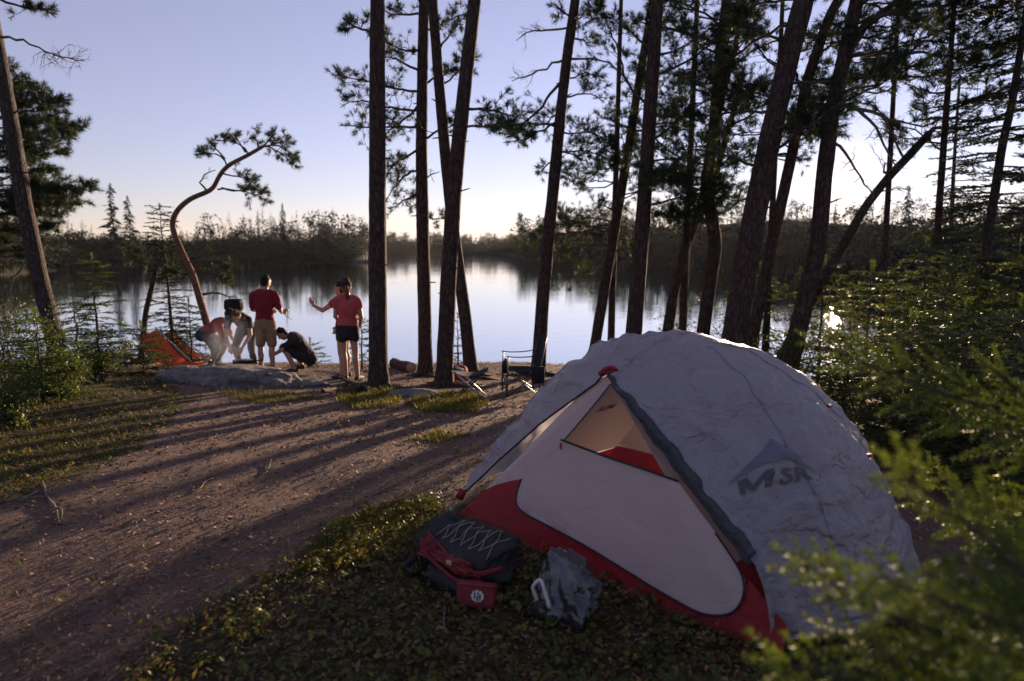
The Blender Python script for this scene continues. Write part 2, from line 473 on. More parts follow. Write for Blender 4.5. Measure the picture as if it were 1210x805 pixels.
def build_lake():
    m, nn, l, out = new_mat('lake_water')
    tc = nn.new('ShaderNodeTexCoord')
    mp = nn.new('ShaderNodeMapping'); mp.inputs['Scale'].default_value = (.55, 1.1, 1)
    l.new(tc.outputs['Object'], mp.inputs['Vector'])
    n1 = noise_tex(nn, l, 1.5, 3, .5, mp.outputs[0]); n2 = noise_tex(nn, l, .12, 3, .5, mp.outputs[0])
    am = nn.new('ShaderNodeMath'); am.operation = 'MULTIPLY'
    r = ramp(nn, l, n2.outputs['Fac'], [(.35, (.25, .25, .25)), (.7, (1, 1, 1))])
    l.new(n1.outputs['Fac'], am.inputs[0]); l.new(r.outputs[0], am.inputs[1])
    bp = nn.new('ShaderNodeBump'); bp.inputs['Strength'].default_value = .35; bp.inputs['Distance'].default_value = .03
    l.new(am.outputs[0], bp.inputs['Height'])
    p = nn.new('ShaderNodeBsdfPrincipled'); p.inputs['Base Color'].default_value = (.012, .014, .014, 1)
    p.inputs['Roughness'].default_value = .03; p.inputs['IOR'].default_value = 1.33
    l.new(bp.outputs[0], p.inputs['Normal'])
    g = n_ = nn.new('ShaderNodeBsdfGlossy'); g.inputs['Roughness'].default_value = .04; g.inputs['Color'].default_value = (.95, .95, .96, 1); l.new(bp.outputs[0], g.inputs['Normal'])
    ms = nn.new('ShaderNodeMixShader'); ms.inputs[0].default_value = .70; l.new(p.outputs[0], ms.inputs[1]); l.new(g.outputs[0], ms.inputs[2]); l.new(ms.outputs[0], out.inputs['Surface'])
    mb = MB(); s = 850
    mb.add([[-s, 4, LAKE_Z], [s, 4, LAKE_Z], [s, s, LAKE_Z], [-s, s, LAKE_Z]], None, [[0, 1, 2, 3]])
    tag(mb.build('lake', m), kind='structure')
build_lake()

# ------------------------------------------------------------------ vegetation kit
def tuft_templates(n, m=6, w=.05, spread=1.25, back=.7):
    out = []
    for _ in range(m):
        th = rng.random(n) * 2 * math.pi
        ph = np.abs(rng.normal(.75, .38, n)).clip(0, spread * 1.3)
        D = np.stack([np.sin(ph) * np.cos(th), np.sin(ph) * np.sin(th), np.cos(ph)], 1)
        b = np.stack([np.zeros(n), np.zeros(n), -rng.random(n) * back], 1)
        L = .75 + .45 * rng.random(n)
        side = np.cross(D, rng.normal(size=(n, 3))); side /= np.linalg.norm(side, axis=1)[:, None]
        out.append(np.stack([b - side * w / 2 + D * .08, b + side * w / 2 + D * .08, b + D * L[:, None]], 1))
    return np.array(out)                                   # m, n, 3, 3
TUFT = tuft_templates(28, 6, .078)
TUFT_D = tuft_templates(18, 6, .075)
def add_tufts(mb, P, A, size, tmpl=None, tint=(.5, .5, .5), var=.18):
    if len(P) == 0: return
    tmpl = TUFT if tmpl is None else tmpl
    P = np.asarray(P, float); A = np.asarray(A, float); k = len(P)
    B = basis(A)
    T = tmpl[rng.integers(0, len(tmpl), k)]
    sz = size * (.75 + .5 * rng.random(k))
    V = np.einsum('kij,knvj->knvi', B, T) * sz[:, None, None, None] + P[:, None, None]
    n = T.shape[1]
    c = np.array(tint)[None] * (1 + var * 2 * (rng.random((k, 1)) - .5)) * np.array([1, 1, 1])
    c = np.repeat(c, n * 3, 0)
    mb.add(V.reshape(-1, 3), np.arange(k * n * 3).reshape(-1, 3), None, c)

def unit(v):
    v = np.asarray(v, float); return v / (np.linalg.norm(v) + 1e-9)
def wander(p, d, L, n, jit=.25, up=0.0):
    """a wandering polyline from p along d"""
    P = [np.array(p, float)]; d = unit(d)
    for i in range(n):
        d = unit(d + rng.normal(size=3) * jit + np.array([0, 0, up]))
        P.append(P[-1] + d * L / n)
    return np.array(P)
def grow_limb(wood, leaf, P, r0, dens=1.0, tuft=.095, bare=.3, sub_len=.55, live=True, twigs=True, tint=(.5, .5, .5), zs=.55):
    """a limb along P; sub branches from `bare` outward; tufts of needles at the ends"""
    Q = resample(P, .12)
    Q[1:-1] += rng.normal(size=(len(Q) - 2, 3)) * .012
    L = np.linalg.norm(np.diff(Q, axis=0), axis=1).sum()
    n = len(Q); s = np.linspace(0, 1, n)
    tube(wood, Q, r0 * (1 - .8 * s) + .003, 6, rough=.2)
    tp, ta = [], []
    T = np.gradient(Q, axis=0); T /= np.linalg.norm(T, axis=1)[:, None]
    m = max(3, int(L / .115 * dens))
    for f in np.sort(rng.uniform(bare, 1, m)):
        i = min(n - 1, int(f * (n - 1)))
        side = rng.normal(size=3); side[2] = side[2] * zs + .15
        d = unit(T[i] * .75 + unit(side) * .9)
        l = sub_len * (.45 + .75 * rng.random()) * (1.15 - .5 * f)
        S = wander(Q[i], d, l, 5, .22, .06 if live else -.03)
        if twigs: tube(wood, S, np.linspace(r0 * .3 * (1 - .5 * f) + .002, .002, 6), 4, False)
        if live:
            d2 = S[-1] - S[-2]
            tp.append(S[-1]); ta.append(d2)
            for k in range(2 + int(rng.random() * 3 * dens)):
                j = rng.integers(2, 5)
                dd = unit(unit(S[j] - S[j - 1]) * .6 + rng.normal(size=3) * .7 + [0, 0, .25])
                e = S[j] + dd * l * (.15 + .3 * rng.random())
                if twigs: tube(wood, [S[j], e], [.003, .0015], 3, False)
                tp.append(e); ta.append(dd)
        else:
            for k in range(3):
                j = rng.integers(1, 5)
                W = wander(S[j], unit(S[j] - S[j - 1]) + rng.normal(size=3) * .7, l * .5, 3, .3, -.05)
                tube(wood, W, np.linspace(.0035, .0012, 4), 3, False)
    if live:
        tp.append(Q[-1]); ta.append(T[-1])
        add_tufts(leaf, tp, ta, tuft, tint=tint)

def trunk_mesh(P, r0, r1, seed, flare=.7, n=18):
    Q = resample(P, .09)
    k = len(Q)
    d = np.r_[0, np.cumsum(np.linalg.norm(np.diff(Q, axis=0), axis=1))]
    s = d / d[-1]
    rad = r0 + (r1 - r0) * s
    rad = rad * (1 + flare * np.exp(-d / .16))
    T, Nn, B = frames(Q)
    a = np.arange(n) / n * 2 * math.pi
    A, D = np.meshgrid(a, d)
    rg = 1 + .10 * (fbm(A * 3.2, D * 2.5, seed, 3)) * 1.4 + .10 * np.exp(-D / .2) * np.sin(A * 5 + seed) + .05 * (vnoise(A * 6.5, D * 7, seed + 5) - .5)
    rg[:, -1] = .5 * (rg[:, 0] + rg[:, -2])
    rr = rad[:, None] * rg
    V = Q[:, None] + (np.cos(A)[..., None] * Nn[:, None] + np.sin(A)[..., None] * B[:, None]) * rr[..., None]
    mb = MB()
    i = np.arange(k - 1)[:, None] * n; j = np.arange(n)[None]; j2 = (j + 1) % n
    V = np.vstack([V.reshape(-1, 3), Q[-1:]])
    jj = np.arange(n)
    mb.add(V, np.stack([np.full(n, k * n), (k - 1) * n + jj, (k - 1) * n + (jj + 1) % n], 1),
           np.stack([i + j, i + j2, i + n + j2, i + n + j], -1).reshape(-1, 4))
    return mb, Q, rad

class Tree:
    """trunk traced up the photograph at the distance of its foot, then carried on above the frame"""
    def __init__(s, name, label, pix, d, wpx, extra=6.0, bark='bark', cat='tree', group=None, seed=1, taper=.55, flare=.7, yaw=0.0):
        P = np.array([at(u, v, d) for u, v in pix])
        if yaw: P[:, 1] += (P[:, 2] - P[0, 2]) * yaw
        base = P[0].copy(); g = hz(base[0], base[1])
        dirn = unit(P[1] - P[0])
        if base[2] > g:
            foot = base - dirn * ((base[2] - g + .12) / max(dirn[2], .3))
            foot[2] = hz(foot[0], foot[1]) - .12
            P = np.vstack([foot, P])
        else:
            P[0, 2] = g - .12
        if extra:
            e = unit(P[-1] - P[-2]); e = unit(e * [.5, .5, 1])
            P = np.vstack([P, P[-1] + e * extra * .5, P[-1] + e * extra])
        s.loc = P[0] + [0, 0, .1]
        r0 = wpx / 2 * d / F
        s.root = empty(name, s.loc, label, cat, group)
        mb, s.Q, s.rad = trunk_mesh(P - s.loc, r0, r0 * taper * (.45 if extra else 1), seed, flare)
        if flare > .5:
            for q in range(5):                              # surface roots running out from the foot
                a = q * 1.26 + rng.random() * .8; L_ = rng.uniform(.35, .8); R_ = []
                for f in np.linspace(0, 1, 7):
                    x_, y_ = s.loc[0] + math.cos(a + f * .3) * (r0 * .6 + L_ * f), s.loc[1] + math.sin(a + f * .3) * (r0 * .6 + L_ * f)
                    R_.append([x_, y_, hz(x_, y_) + .035 * (1 - f) ** 2 - .022 * f])
                tube(mb, np.array(R_) - s.loc, r0 * np.linspace(.42, .10, 7), 7, rough=.25)
        for _ in range(7 if extra else 2):
            i = rng.integers(len(s.Q) // 8, max(len(s.Q) // 8 + 2, int(len(s.Q) * .6))); a = rng.random() * 6.283
            d_ = unit([math.cos(a), math.sin(a), rng.uniform(-.1, .5)]); L_ = s.rad[i] + rng.uniform(.03, .16)
            tube(mb, np.array([s.Q[i], s.Q[i] + d_ * L_ * .7, s.Q[i] + d_ * L_]), [.016, .011, .006], 6, rough=.3)
        mb.build('trunk', M[bark], s.root, True)
        s.leaf = MB(); s.d = d; s.pixlimbs = 0
    def idx(s, z):
        return int(np.argmin(np.abs(s.Q[:, 2] + s.loc[2] - z)))
    def limb_px(s, pix, r, dy=0.0, **kw):
        """limb through photo pixels; dy = how far its end comes nearer (-) or goes back (+)"""
        n = len(pix)
        P = np.array([at(u, v, s.d + dy * i / max(1, n - 1)) for i, (u, v) in enumerate(pix)]) - s.loc
        w = MB(); grow_limb(w, s.leaf, P, r, **kw); w.build('limb', M[kw_bark(kw)], s.root, True)
    def limb(s, z, az, L, rise=.1, r=.03, **kw):
        i = s.idx(z); p = s.Q[i]
        d = np.array([math.sin(az), math.cos(az), rise])
        P = wander(p, d, L, 6, .16, .03)
        w = MB(); grow_limb(w, s.leaf, P, r, **kw); w.build('limb', M[kw_bark(kw)], s.root, True)
    def auto(s, count, z0, z1, l0, l1, az=None, **kw):
        for k in range(count):
            z = z0 + (z1 - z0) * (k + rng.random()) / count
            a = rng.uniform(*(az or (0, 2 * math.pi)))
            s.limb(z, a, rng.uniform(l0, l1), rng.uniform(-.12, .35), rng.uniform(.012, .024), **kw)
    def done(s, matl='needle'):
        if s.leaf.n: s.leaf.build('crown', M[matl], s.root, False, True)
        return s.root
def kw_bark(kw): return 'dead' if kw.get('live') is False else 'twig'

def comb_twig(nn, L, nl, w, flat=.8, seed=0):
    """a needle-clad twig along +Y: list of needle triangles"""
    r = np.random.default_rng(seed)
    y = np.linspace(0.02, 1, nn) * L
    sgn = np.where(np.arange(nn) % 2 == 0, 1, -1)
    ang = r.normal(.95, .2, nn)
    zz = r.normal(0, 1 - flat, nn) + .12
    D = np.stack([np.sin(ang) * sgn, np.cos(ang), zz], 1); D /= np.linalg.norm(D, axis=1)[:, None]
    b = np.stack([np.zeros(nn), y, np.zeros(nn)], 1)
    l = nl * (1 - .35 * (y / L)) * (.8 + .4 * r.random(nn))
    t = np.array([0, 1.0, 0])[None] * w / 2 + r.normal(0, w * .2, (nn, 3))
    return np.stack([b - t, b + t, b + D * l[:, None]], 1)
TW_MID = [comb_twig(15, .16, .046, .022, .7, s) for s in range(5)]
TW_NEAR = [comb_twig(64, .11, .024, .0050, .35, s) for s in range(5)]
def place_twigs(leaf, tw, P, D, U, sc, tint=(.5, .5, .5), var=.25):
    """twig along D with flat side facing U"""
    P, D, U = (np.asarray(a, float) for a in (P, D, U))
    if not len(P): return
    D = D / np.linalg.norm(D, axis=1)[:, None]
    X = np.cross(D, U); X /= np.linalg.norm(X, axis=1)[:, None] + 1e-9
    Z = np.cross(X, D)
    B = np.stack([X, D, Z], -1)
    T = np.array(tw)[rng.integers(0, len(tw), len(P))]
    V = np.einsum('kij,knvj->knvi', B, T) * np.asarray(sc)[:, None, None, None] + P[:, None, None]
    n = T.shape[1]
    c = np.array(tint)[None] * (1 + var * 2 * (rng.random((len(P), 1)) - .5))
    leaf.add(V.reshape(-1, 3), np.arange(V.shape[0] * n * 3).reshape(-1, 3), None, np.repeat(c, n * 3, 0))
def fir_bough(wood, leaf, p, d, L, tw=TW_MID, step=.055, twl=.16, droop=-.05, tint=(.5, .5, .5), r=.006, up=(0, 0, 1)):
    S = wander(p, d, L, 7, .07, droop)
    tube(wood, S, np.linspace(r, .0015, 8), 4, False)
    Q = resample(S, step); T = np.gradient(Q, axis=0); T /= np.linalg.norm(T, axis=1)[:, None]
    P, D, U, C = [], [], [], []
    n = len(Q)
    for i in range(1, n):
        f = i / n
        if f < .12: continue
        for sg in (-1, 1):
            if rng.random() < .12: continue
            side = np.cross(T[i], up) * sg
            l = L * .42 * (1.05 - f) + twl * .55
            dd = unit(T[i] * .85 + unit(side) * .8 + rng.normal(size=3) * .10)
            k = max(1, int(l / (twl * .85)))
            q = Q[i]
            for j in range(k):
                P.append(q); D.append(dd); U.append(np.array(up) + rng.normal(size=3) * .18); C.append(twl / .16 * (.8 + .35 * rng.random()) if tw is TW_MID else twl / .11 * (.8 + .35 * rng.random()))
                if k > 1 and j < k - 1 and rng.random() < .8:
                    for s2 in (-1, 1):
                        P.append(q); D.append(unit(dd * .8 + unit(np.cross(dd, up)) * .6 * s2)); U.append(np.array(up) + rng.normal(size=3) * .18); C.append(C[-1] * .75)
                q = q + dd * twl * .8
                dd = unit(dd + rng.normal(size=3) * .12 + [0, 0, droop * .4])
    P.append(Q[-1]); D.append(T[-1]); U.append(up); C.append(1.0 if tw is TW_MID else twl / .11)
    place_twigs(leaf, tw, P, D, U, C, tint)
def fir_tree(name, label, base, h, w, whorls, per, cat='tree', group=None, leafmat='fir', tw=TW_MID, twl=.16, tint=(.5, .5, .5), rise=.25, lean=(0, 0), z_lo=.12, droop=-.05, narrow=1.0, bark='twig', gap=0.0, step=.06):
    base = np.array(base, float); base[2] = hz(base[0], base[1]) - .03
    root = empty(name, base, label, cat, group)
    top = np.array([lean[0], lean[1], h])
    P = np.array([top * t + np.array([rng.normal() * .01, rng.normal() * .01, 0]) * (t > 0) for t in np.linspace(0, 1, 9)])
    mb = MB(); tube(mb, P, np.linspace(.012 + h * .011, .003, 9), 8, rough=.15); mb.build('trunk', M[bark], root, True)
    wood, leaf = MB(), MB()
    for k in range(whorls):
        t = z_lo + (1 - z_lo) * (k / whorls) ** .9
        p = top * t
        L0 = w * (1 - t) ** narrow + .06
        for j in range(per):
            if rng.random() < gap: continue
            a = rng.random() * 2 * math.pi if per < 3 else (j + rng.random() * .7) / per * 2 * math.pi + k * .8
            d = np.array([math.cos(a), math.sin(a), rise * (1.2 if t > .7 else .6) + rng.normal() * .08])
            fir_bough(wood, leaf, p + [0, 0, rng.normal() * .03], d, L0 * (.75 + .4 * rng.random()), tw, step, twl, droop, np.array(tint) * (.85 + .3 * rng.random()))
    # leader
    place_twigs(leaf, tw, [top * .96] * 3, [[0, .1, 1], [.15, -.1, 1], [-.15, 0, 1]], [[1, 0, 0], [0, 1, 0], [1, 1, 0]], [.8] * 3, tint)
    wood.build('branches', M['twig'], root, True)
    leaf.build('crown', M[leafmat], root, False, True)
    return root
def leaf_quads(mb, P, size, nrm=None, tint=(.5, .5, .5), var=.3, aspect=.55):
    """small pointed leaves, each a folded pair of triangles on either side of the rib"""
    P = np.asarray(P, float); k = len(P)
    B = rand_rot(k) if nrm is None else basis(nrm)
    base = np.array([[0, -.5, 0], [aspect * .5, -.02, .10], [0, .5, 0.02], [-aspect * .5, -.02, .10]])
    sz = np.broadcast_to(size, (k,)) * (.7 + .6 * rng.random(k))
    V = np.einsum('kij,vj->kvi', B, base) * sz[:, None, None] + P[:, None]
    i = np.arange(k)[:, None] * 4
    f = np.concatenate([i + [[0, 1, 2]], i + [[0, 2, 3]]])
    c = np.array(tint)[None] * (1 + var * 2 * (rng.random((k, 1)) - .5)) * (1 + .25 * (rng.random((k, 3)) - .5) * [1, .3, .6])
    mb.add(V.reshape(-1, 3), f, None, np.repeat(c, 4, 0))
def leafy_shrub(name, label, base, h, w, stems=6, leaves=900, size=.035, group=None, tint=(.5, .5, .5), cat='shrub', matl='leaf'):
    base = np.array(base, float); base[2] = hz(base[0], base[1]) - .02
    root = empty(name, base, label, cat, group)
    wood, leaf = MB(), MB(); tips = []
    for k in range(stems):
        a = rng.random() * 2 * math.pi; sp = w * (.25 + .75 * rng.random())
        S = wander([rng.normal() * .04, rng.normal() * .04, 0], [math.cos(a) * sp / h, math.sin(a) * sp / h, 1], h * (.6 + .45 * rng.random()), 8, .14, .05)
        tube(wood, S, np.linspace(.011, .002, 9), 5, False)
        for j in range(9):
            i = rng.integers(2, 9)
            W = wander(S[i], unit([rng.normal(), rng.normal(), .35]), h * .28 * (.5 + rng.random()), 4, .25, .02)
            tube(wood, W, np.linspace(.004, .0012, 5), 4, False)
            tips += [W[2], W[3], W[4]]
            for m in range(2):
                W2 = wander(W[2 + m], unit([rng.normal(), rng.normal(), .2]), h * .14, 3, .3)
                tube(wood, W2, np.linspace(.002, .001, 4), 3, False)
                tips += [W2[1], W2[2], W2[3]]
    tips = np.array(tips)
    P = tips[rng.integers(0, len(tips), leaves)] + rng.normal(size=(leaves, 3)) * [.045, .045, .03]
    nrm = rng.normal(size=(leaves, 3)); 
    leaf_quads(leaf, P, size, None, tint)
    wood.build('stems', M['twig'], root, True)
    leaf.build('foliage', M[matl], root, False, True)
    return root

# ------------------------------------------------------------------ far shores
def conifer_template(seed, n=300, rad=.15, pw=.8, z0=.08):
    r = np.random.default_rng(seed); V = []
    V += [[-.008, 0, 0], [.008, 0, 0], [0, 0, 1.0], [0, -.008, 0], [0, .008, 0], [0, 0, 1.0]]
    lobes = 1 + .35 * np.sin(np.arange(7) * 2.1 + seed)
    for k in range(n):
        f = (k + r.random()) / n; f = f ** .9; z = z0 + (1 - z0) * f
        a = r.random() * 6.283
        R0 = (rad * (1 - f) ** pw + .010) * (.45 + .75 * r.random()) * lobes[int(a / 6.283 * 7) % 7] * (1 + .3 * math.sin(z * 31 + seed))
        d = np.array([math.cos(a), math.sin(a), 0]); s = np.array([-d[1], d[0], 0])
        L = max(.012, R0); w = .010 + L * .30
        sag = -L * r.uniform(.0, .5)
        base = np.array([0, 0, z + .006]) + d * L * r.uniform(0, .3); mid = d * L * .55 + [0, 0, z + sag * .3]
        V += [list(base), list(mid + s * w * .5 + [0, 0, r.normal() * .006]), list(d * L + [0, 0, z + sag])]
        V += [list(base), list(d * L + [0, 0, z + sag]), list(mid - s * w * .5 + [0, 0, r.normal() * .006])]
    return np.array(V, float)
def puff_template(seed, puffs=16, tri=26, low=.25, spread=.20):
    r = np.random.default_rng(seed); V = []
    V += [[-.012, 0, 0], [.012, 0, 0], [0, 0, .9], [0, -.012, 0], [0, .012, 0], [0, 0, .9]]
    for p in range(puffs):
        z = low + (.97 - low) * r.random(); sp = spread * (1.1 - abs(z - .55) * 1.3)
        c = np.array([r.normal() * sp * .6, r.normal() * sp * .6, z]); rr = .05 + .05 * r.random()
        for t in range(tri):
            q = c + r.normal(size=3) * rr * [1, 1, .6]
            e = r.normal(size=(3, 3)) * .020
            V += [list(q + e[0]), list(q + e[1]), list(q + e[2])]
    return np.array(V, float)
CON = [conifer_template(s, 95) for s in range(5)] + [conifer_template(20 + s, 75, .11, .7) for s in range(2)]
BIG = [conifer_template(30 + s, 420, .13, .75) for s in range(4)]
PUF = [puff_template(40 + s) for s in range(4)] + [puff_template(60 + s, 12, 24, .5, .24) for s in range(2)]
LOW = [puff_template(80 + s, 7, 16, .05, .5) for s in range(2)]
def add_far(mb, tmpl, p, h, wid=1.0, tint=.5):
    a = rng.random() * 6.283; c, s = math.cos(a), math.sin(a)
    V = tmpl @ np.array([[c, s, 0], [-s, c, 0], [0, 0, 1]]) * [h * wid, h * wid, h] + p
    mb.add(V, np.arange(len(V)).reshape(-1, 3), None, np.full((len(V), 3), tint) * (.75 + .5 * rng.random()))
def forest(name, label, u0, u1, rows, du, hfun, back=4.0, pine=.4, mbk=None):
    mb = MB()
    for k in range(rows):
        u = u0
        while u < u1:
            az = math.atan((u - PW / 2) / F)
            r = float(far_shore(np.array([az]))[0]) + 1.5 + back * k + rng.uniform(0, back)
            x, y = r * math.sin(az), r * math.cos(az)
            h = hfun(u) * (.55 + .6 * rng.random()) * (1 if k else .7) * (1 - .055 * k)
            t = CON if rng.random() > pine else PUF
            add_far(mb, t[rng.integers(len(t))], [x, y, hz(x, y) - .1], h, 1.3 if t is CON else 1.15)
            for _q in range(2 if u0 > 600 else 1):
                r2 = float(far_shore(np.array([az]))[0]) + .3 + rng.random() * (2 + 3 * k)
                x, y = r2 * math.sin(az), r2 * math.cos(az)
                add_far(mb, LOW[rng.integers(2)], [x, y, max(hz(x, y), LAKE_Z) - .1], (2.6 + 1.8 * rng.random()) * (1 + .12 * k), 1.5)
            u += du * (.5 + rng.random()) * 150 / r * F / 807
    return tag(mb.build(name, M['forest'], None, False, True), label, 'forest', kind='stuff')
forest('forest', 'dark conifer forest on the wooded point left of the open channel', -260, 428, 7, 9.0, lambda u: np.interp(u, [-300, 0, 120, 160, 200, 250, 330, 400, 430], [10, 9, 7.5, 7, 7, 10, 12.5, 10, 5]), 4, .12)
forest('forest', 'low dark band of forest along the far shore of the lake', 380, 660, 6, 9, lambda u: 12.5, 6, .45)
forest('forest', 'dark wooded shore with conifer tops below the setting sun', 616, 1700, 8, 12, lambda u: np.interp(u, [610, 640, 700, 800, 900, 1000, 1100, 1300], [7, 11.5, 14.5, 13, 9.6, 8.6, 7.4, 6]), 5, .25)
def shore_tree(u, dr, h, ti, label):
    az = math.atan((u - PW / 2) / F); r = float(far_shore(np.array([az]))[0]) + dr
    x, y = r * math.sin(az), r * math.cos(az); mb = MB()
    V = ti * [h, h, h]
    mb.add(V, np.arange(len(V)).reshape(-1, 3), None, np.full((len(V), 3), .5))
    o = mb.build('conifer', M['forest'], None, False, True); o.location = (x, y, hz(x, y) - .1)
    tag(o, label, 'tree')
shore_tree(140, 6, 15.5, BIG[0] * [1.3, 1.3, 1], 'tallest spire on the left wooded point, nearest the leaning pine trunk')
shore_tree(159, 6, 13.5, BIG[1] * [1.2, 1.2, 1], 'second spire on the left wooded point, beside the tallest one')
shore_tree(338, 8, 13.8, BIG[2], 'narrow conifer top rising above the left wooded point')
shore_tree(374, 7, 12.8, PUF[0], 'thin pine top rising near the rocky tip of the wooded point')
shore_tree(1064, 5, 9.8, BIG[3] * [1.2, 1.2, 1], 'pointed conifer rising above the right shore beside the leaning dead trunk')

# ------------------------------------------------------------------ pines round the camp
PI = math.pi
# the big straight pine behind the coral-shirted woman
t = Tree('pine_tree', 'thick straight pine trunk just behind the women in coral and black', [(447, 455), (446, 300), (446, 150), (446, 0)], 10.2, 23, seed=3, taper=.9)
t.limb_px([(440, 40), (425, 32), (410, 32), (400, 36)], .02, .5, dens=1.5, bare=.35, sub_len=.3)
t.auto(5, 6, 11, .8, 1.8, dens=.5); t.done()
t = Tree('pine_tree', 'slim straight pine with a bushy crown, foot beside the sawn log', [(503, 438), (502, 380), (500, 300), (498, 180), (499, 90), (501, 0)], 12.2, 17, seed=5, taper=.8)
for pix, dy in [([(499, 60), (480, 62), (460, 52), (448, 40)], .6), ([(498, 85), (475, 75), (462, 66), (450, 72)], -.5), ([(498, 110), (470, 105), (430, 95), (392, 88)], .5),
                ([(498, 130), (465, 130), (430, 118), (405, 125)], -.6), ([(499, 150), (470, 150), (435, 150), (405, 148)], .3), ([(499, 40), (520, 30), (540, 18), (560, 12)], .5),
                ([(498, 100), (520, 92), (535, 80), (548, 85)], .6), ([(499, 175), (478, 185), (460, 200), (452, 215)], -.4), ([(499, 200), (480, 205), (465, 222), (455, 240)], .7),
                ([(499, 225), (485, 235), (470, 240), (462, 246)], .2), ([(499, 165), (520, 155), (532, 150), (545, 140)], -.5), ([(500, 250), (508, 262), (515, 262), (525, 258)], .3), ([(499, 120), (480, 140), (455, 160), (445, 170)], .8), ([(499, 18), (480, 14), (465, 20), (452, 12)], .3)]:
    t.limb_px(pix, .022, dy, dens=1.35, bare=.25, sub_len=.42)
t.limb_px([(500, 215), (508, 208), (520, 203)], .015, 0, live=False)
t.auto(5, 6.5, 12, .8, 1.8, dens=.5); t.done()
t = Tree('pine_tree', 'pine leaning right, its trunk crossing in front of the slender one', [(524, 458), (527, 400), (530, 330), (536, 230), (546, 130), (561, 0)], 10.4, 21, seed=7, taper=.85)
t.limb_px([(543, 130), (565, 128), (590, 132), (618, 140)], .024, .6, dens=1.2, bare=.35, sub_len=.45)
t.limb_px([(541, 150), (560, 150), (590, 148), (610, 160)], .018, -.4, dens=1.0, bare=.4, sub_len=.4)
t.auto(5, 6, 11, .8, 1.8, dens=.5); t.done()
t = Tree('pine_tree', 'slender pine leaning left, crossing behind the trunk beside the red bag', [(557, 442), (549, 370), (541, 310), (533, 250), (525, 170), (518, 90), (511, 0)], 11.6, 16, seed=9, taper=.85)
t.limb_px([(520, 100), (535, 95), (550, 70), (548, 45)], .016, .6, dens=1.2, sub_len=.35)
t.limb_px([(519, 60), (532, 40), (545, 25), (552, 15)], .016, .3, dens=1.2, sub_len=.35)
t.auto(5, 6, 11, .8, 1.6, dens=.5); t.done()
t = Tree('pine_tree', 'pine with dead lower limbs rising behind the black camp chair', [(636, 438), (641, 360), (647, 290), (655, 210), (664, 120), (671, 60), (680, 0)], 12.0, 17, seed=11, taper=.6)
t.limb_px([(672, 33), (650, 38), (625, 35), (610, 48)], .018, .3, live=False, dens=1.2, bare=.25, sub_len=.35)
t.limb_px([(668, 70), (650, 78), (630, 88), (605, 96)], .02, -.3, live=False, dens=1.0, bare=.4, sub_len=.3)
t.limb_px([(676, 70), (700, 70), (728, 74), (742, 100)], .018, .2, live=False, dens=.3, bare=.5)
t.limb_px([(662, 98), (652, 108), (640, 130), (620, 145), (600, 152), (575, 148)], .026, .4, dens=1.6, bare=.35, sub_len=.5)
t.limb_px([(656, 145), (640, 155), (620, 165), (598, 168)], .02, -.4, dens=1.4, bare=.4, sub_len=.4)
t.limb_px([(656, 150), (635, 145), (605, 150), (588, 140)], .02, .6, dens=1.3, bare=.4, sub_len=.4)
for pix, dy in [([(675, 30), (690, 18), (697, 8)], .3), ([(676, 45), (690, 48), (700, 55)], .4), ([(665, 115), (682, 110), (698, 108), (712, 120)], -.4), ([(663, 95), (685, 88), (700, 85), (712, 92)], .5),
                ([(656, 155), (680, 158), (705, 155), (720, 170)], .4), ([(655, 175), (675, 185), (690, 185), (700, 195)], -.3), ([(655, 180), (690, 178), (715, 185), (735, 200)], .8), ([(652, 200), (668, 200), (676, 210)], .2), ([(674, 20), (662, 12), (655, 5)], -.3), ([(660, 135), (648, 140), (642, 150)], .6), ([(656, 190), (642, 195), (636, 205)], .2)]:
    t.limb_px(pix, .016, dy, dens=1.4, bare=.3, sub_len=.4)
t.auto(5, 6.5, 12, .8, 1.7, dens=.5); t.done()
t = Tree('pine_tree', 'thin pine leaning right beside a thicker upright neighbour behind the tent', [(703, 408), (716, 330), (728, 262), (742, 180), (756, 90), (772, 0)], 13.2, 13, seed=13, taper=.8)
t.auto(9, 2.2, 5.6, .7, 1.6, dens=1.1); t.auto(5, 7, 11, .8, 1.6, dens=.5)
for pix, dy in [([(727, 270), (700, 272), (660, 278), (604, 272)], .3), ([(724, 290), (695, 290), (660, 298), (622, 290)], -.3), ([(722, 262), (700, 255), (670, 262), (640, 268)], .5), ([(718, 315), (695, 318), (675, 330), (660, 334)], .2), ([(722, 300), (740, 292), (750, 298)], .3)]:
    t.limb_px(pix, .018, dy, dens=1.2, bare=.35, sub_len=.45, tint=(.7, .72, .6))
t.done()
t = Tree('pine_tree', 'upright dark pine trunk standing behind the crest of the tent', [(748, 405), (753, 340), (759, 270), (765, 180), (771, 90), (777, 0)], 11.2, 20, seed=15, taper=.9)
for k in range(9): t.limb(2.3 + .33 * k, rng.uniform(.2, 2.6), rng.uniform(.9, 2.0), rng.uniform(-.1, .35), .02, dens=1.35, sub_len=.5)
t.limb_px([(768, 130), (745, 105), (720, 30), (706, 5)], .02, .4, dens=1.2, sub_len=.4)
t.limb_px([(770, 60), (745, 40), (725, 20), (700, 22)], .02, .6, dens=1.5, sub_len=.45)
t.auto(5, 6, 11, .8, 1.8, dens=.5); t.done()
t = Tree('pine_tree', 'forked dark pine with a kinked trunk left of the thickest trunk', [(829, 405), (838, 340), (846, 290), (839, 245), (834, 222), (844, 149), (851, 60), (859, 0)], 11.8, 17, seed=17, taper=.75)
t.limb_px([(842, 160), (852, 110), (868, 56), (884, 0), (894, -40)], .085, .2, dens=.6, bare=.5, sub_len=.6)
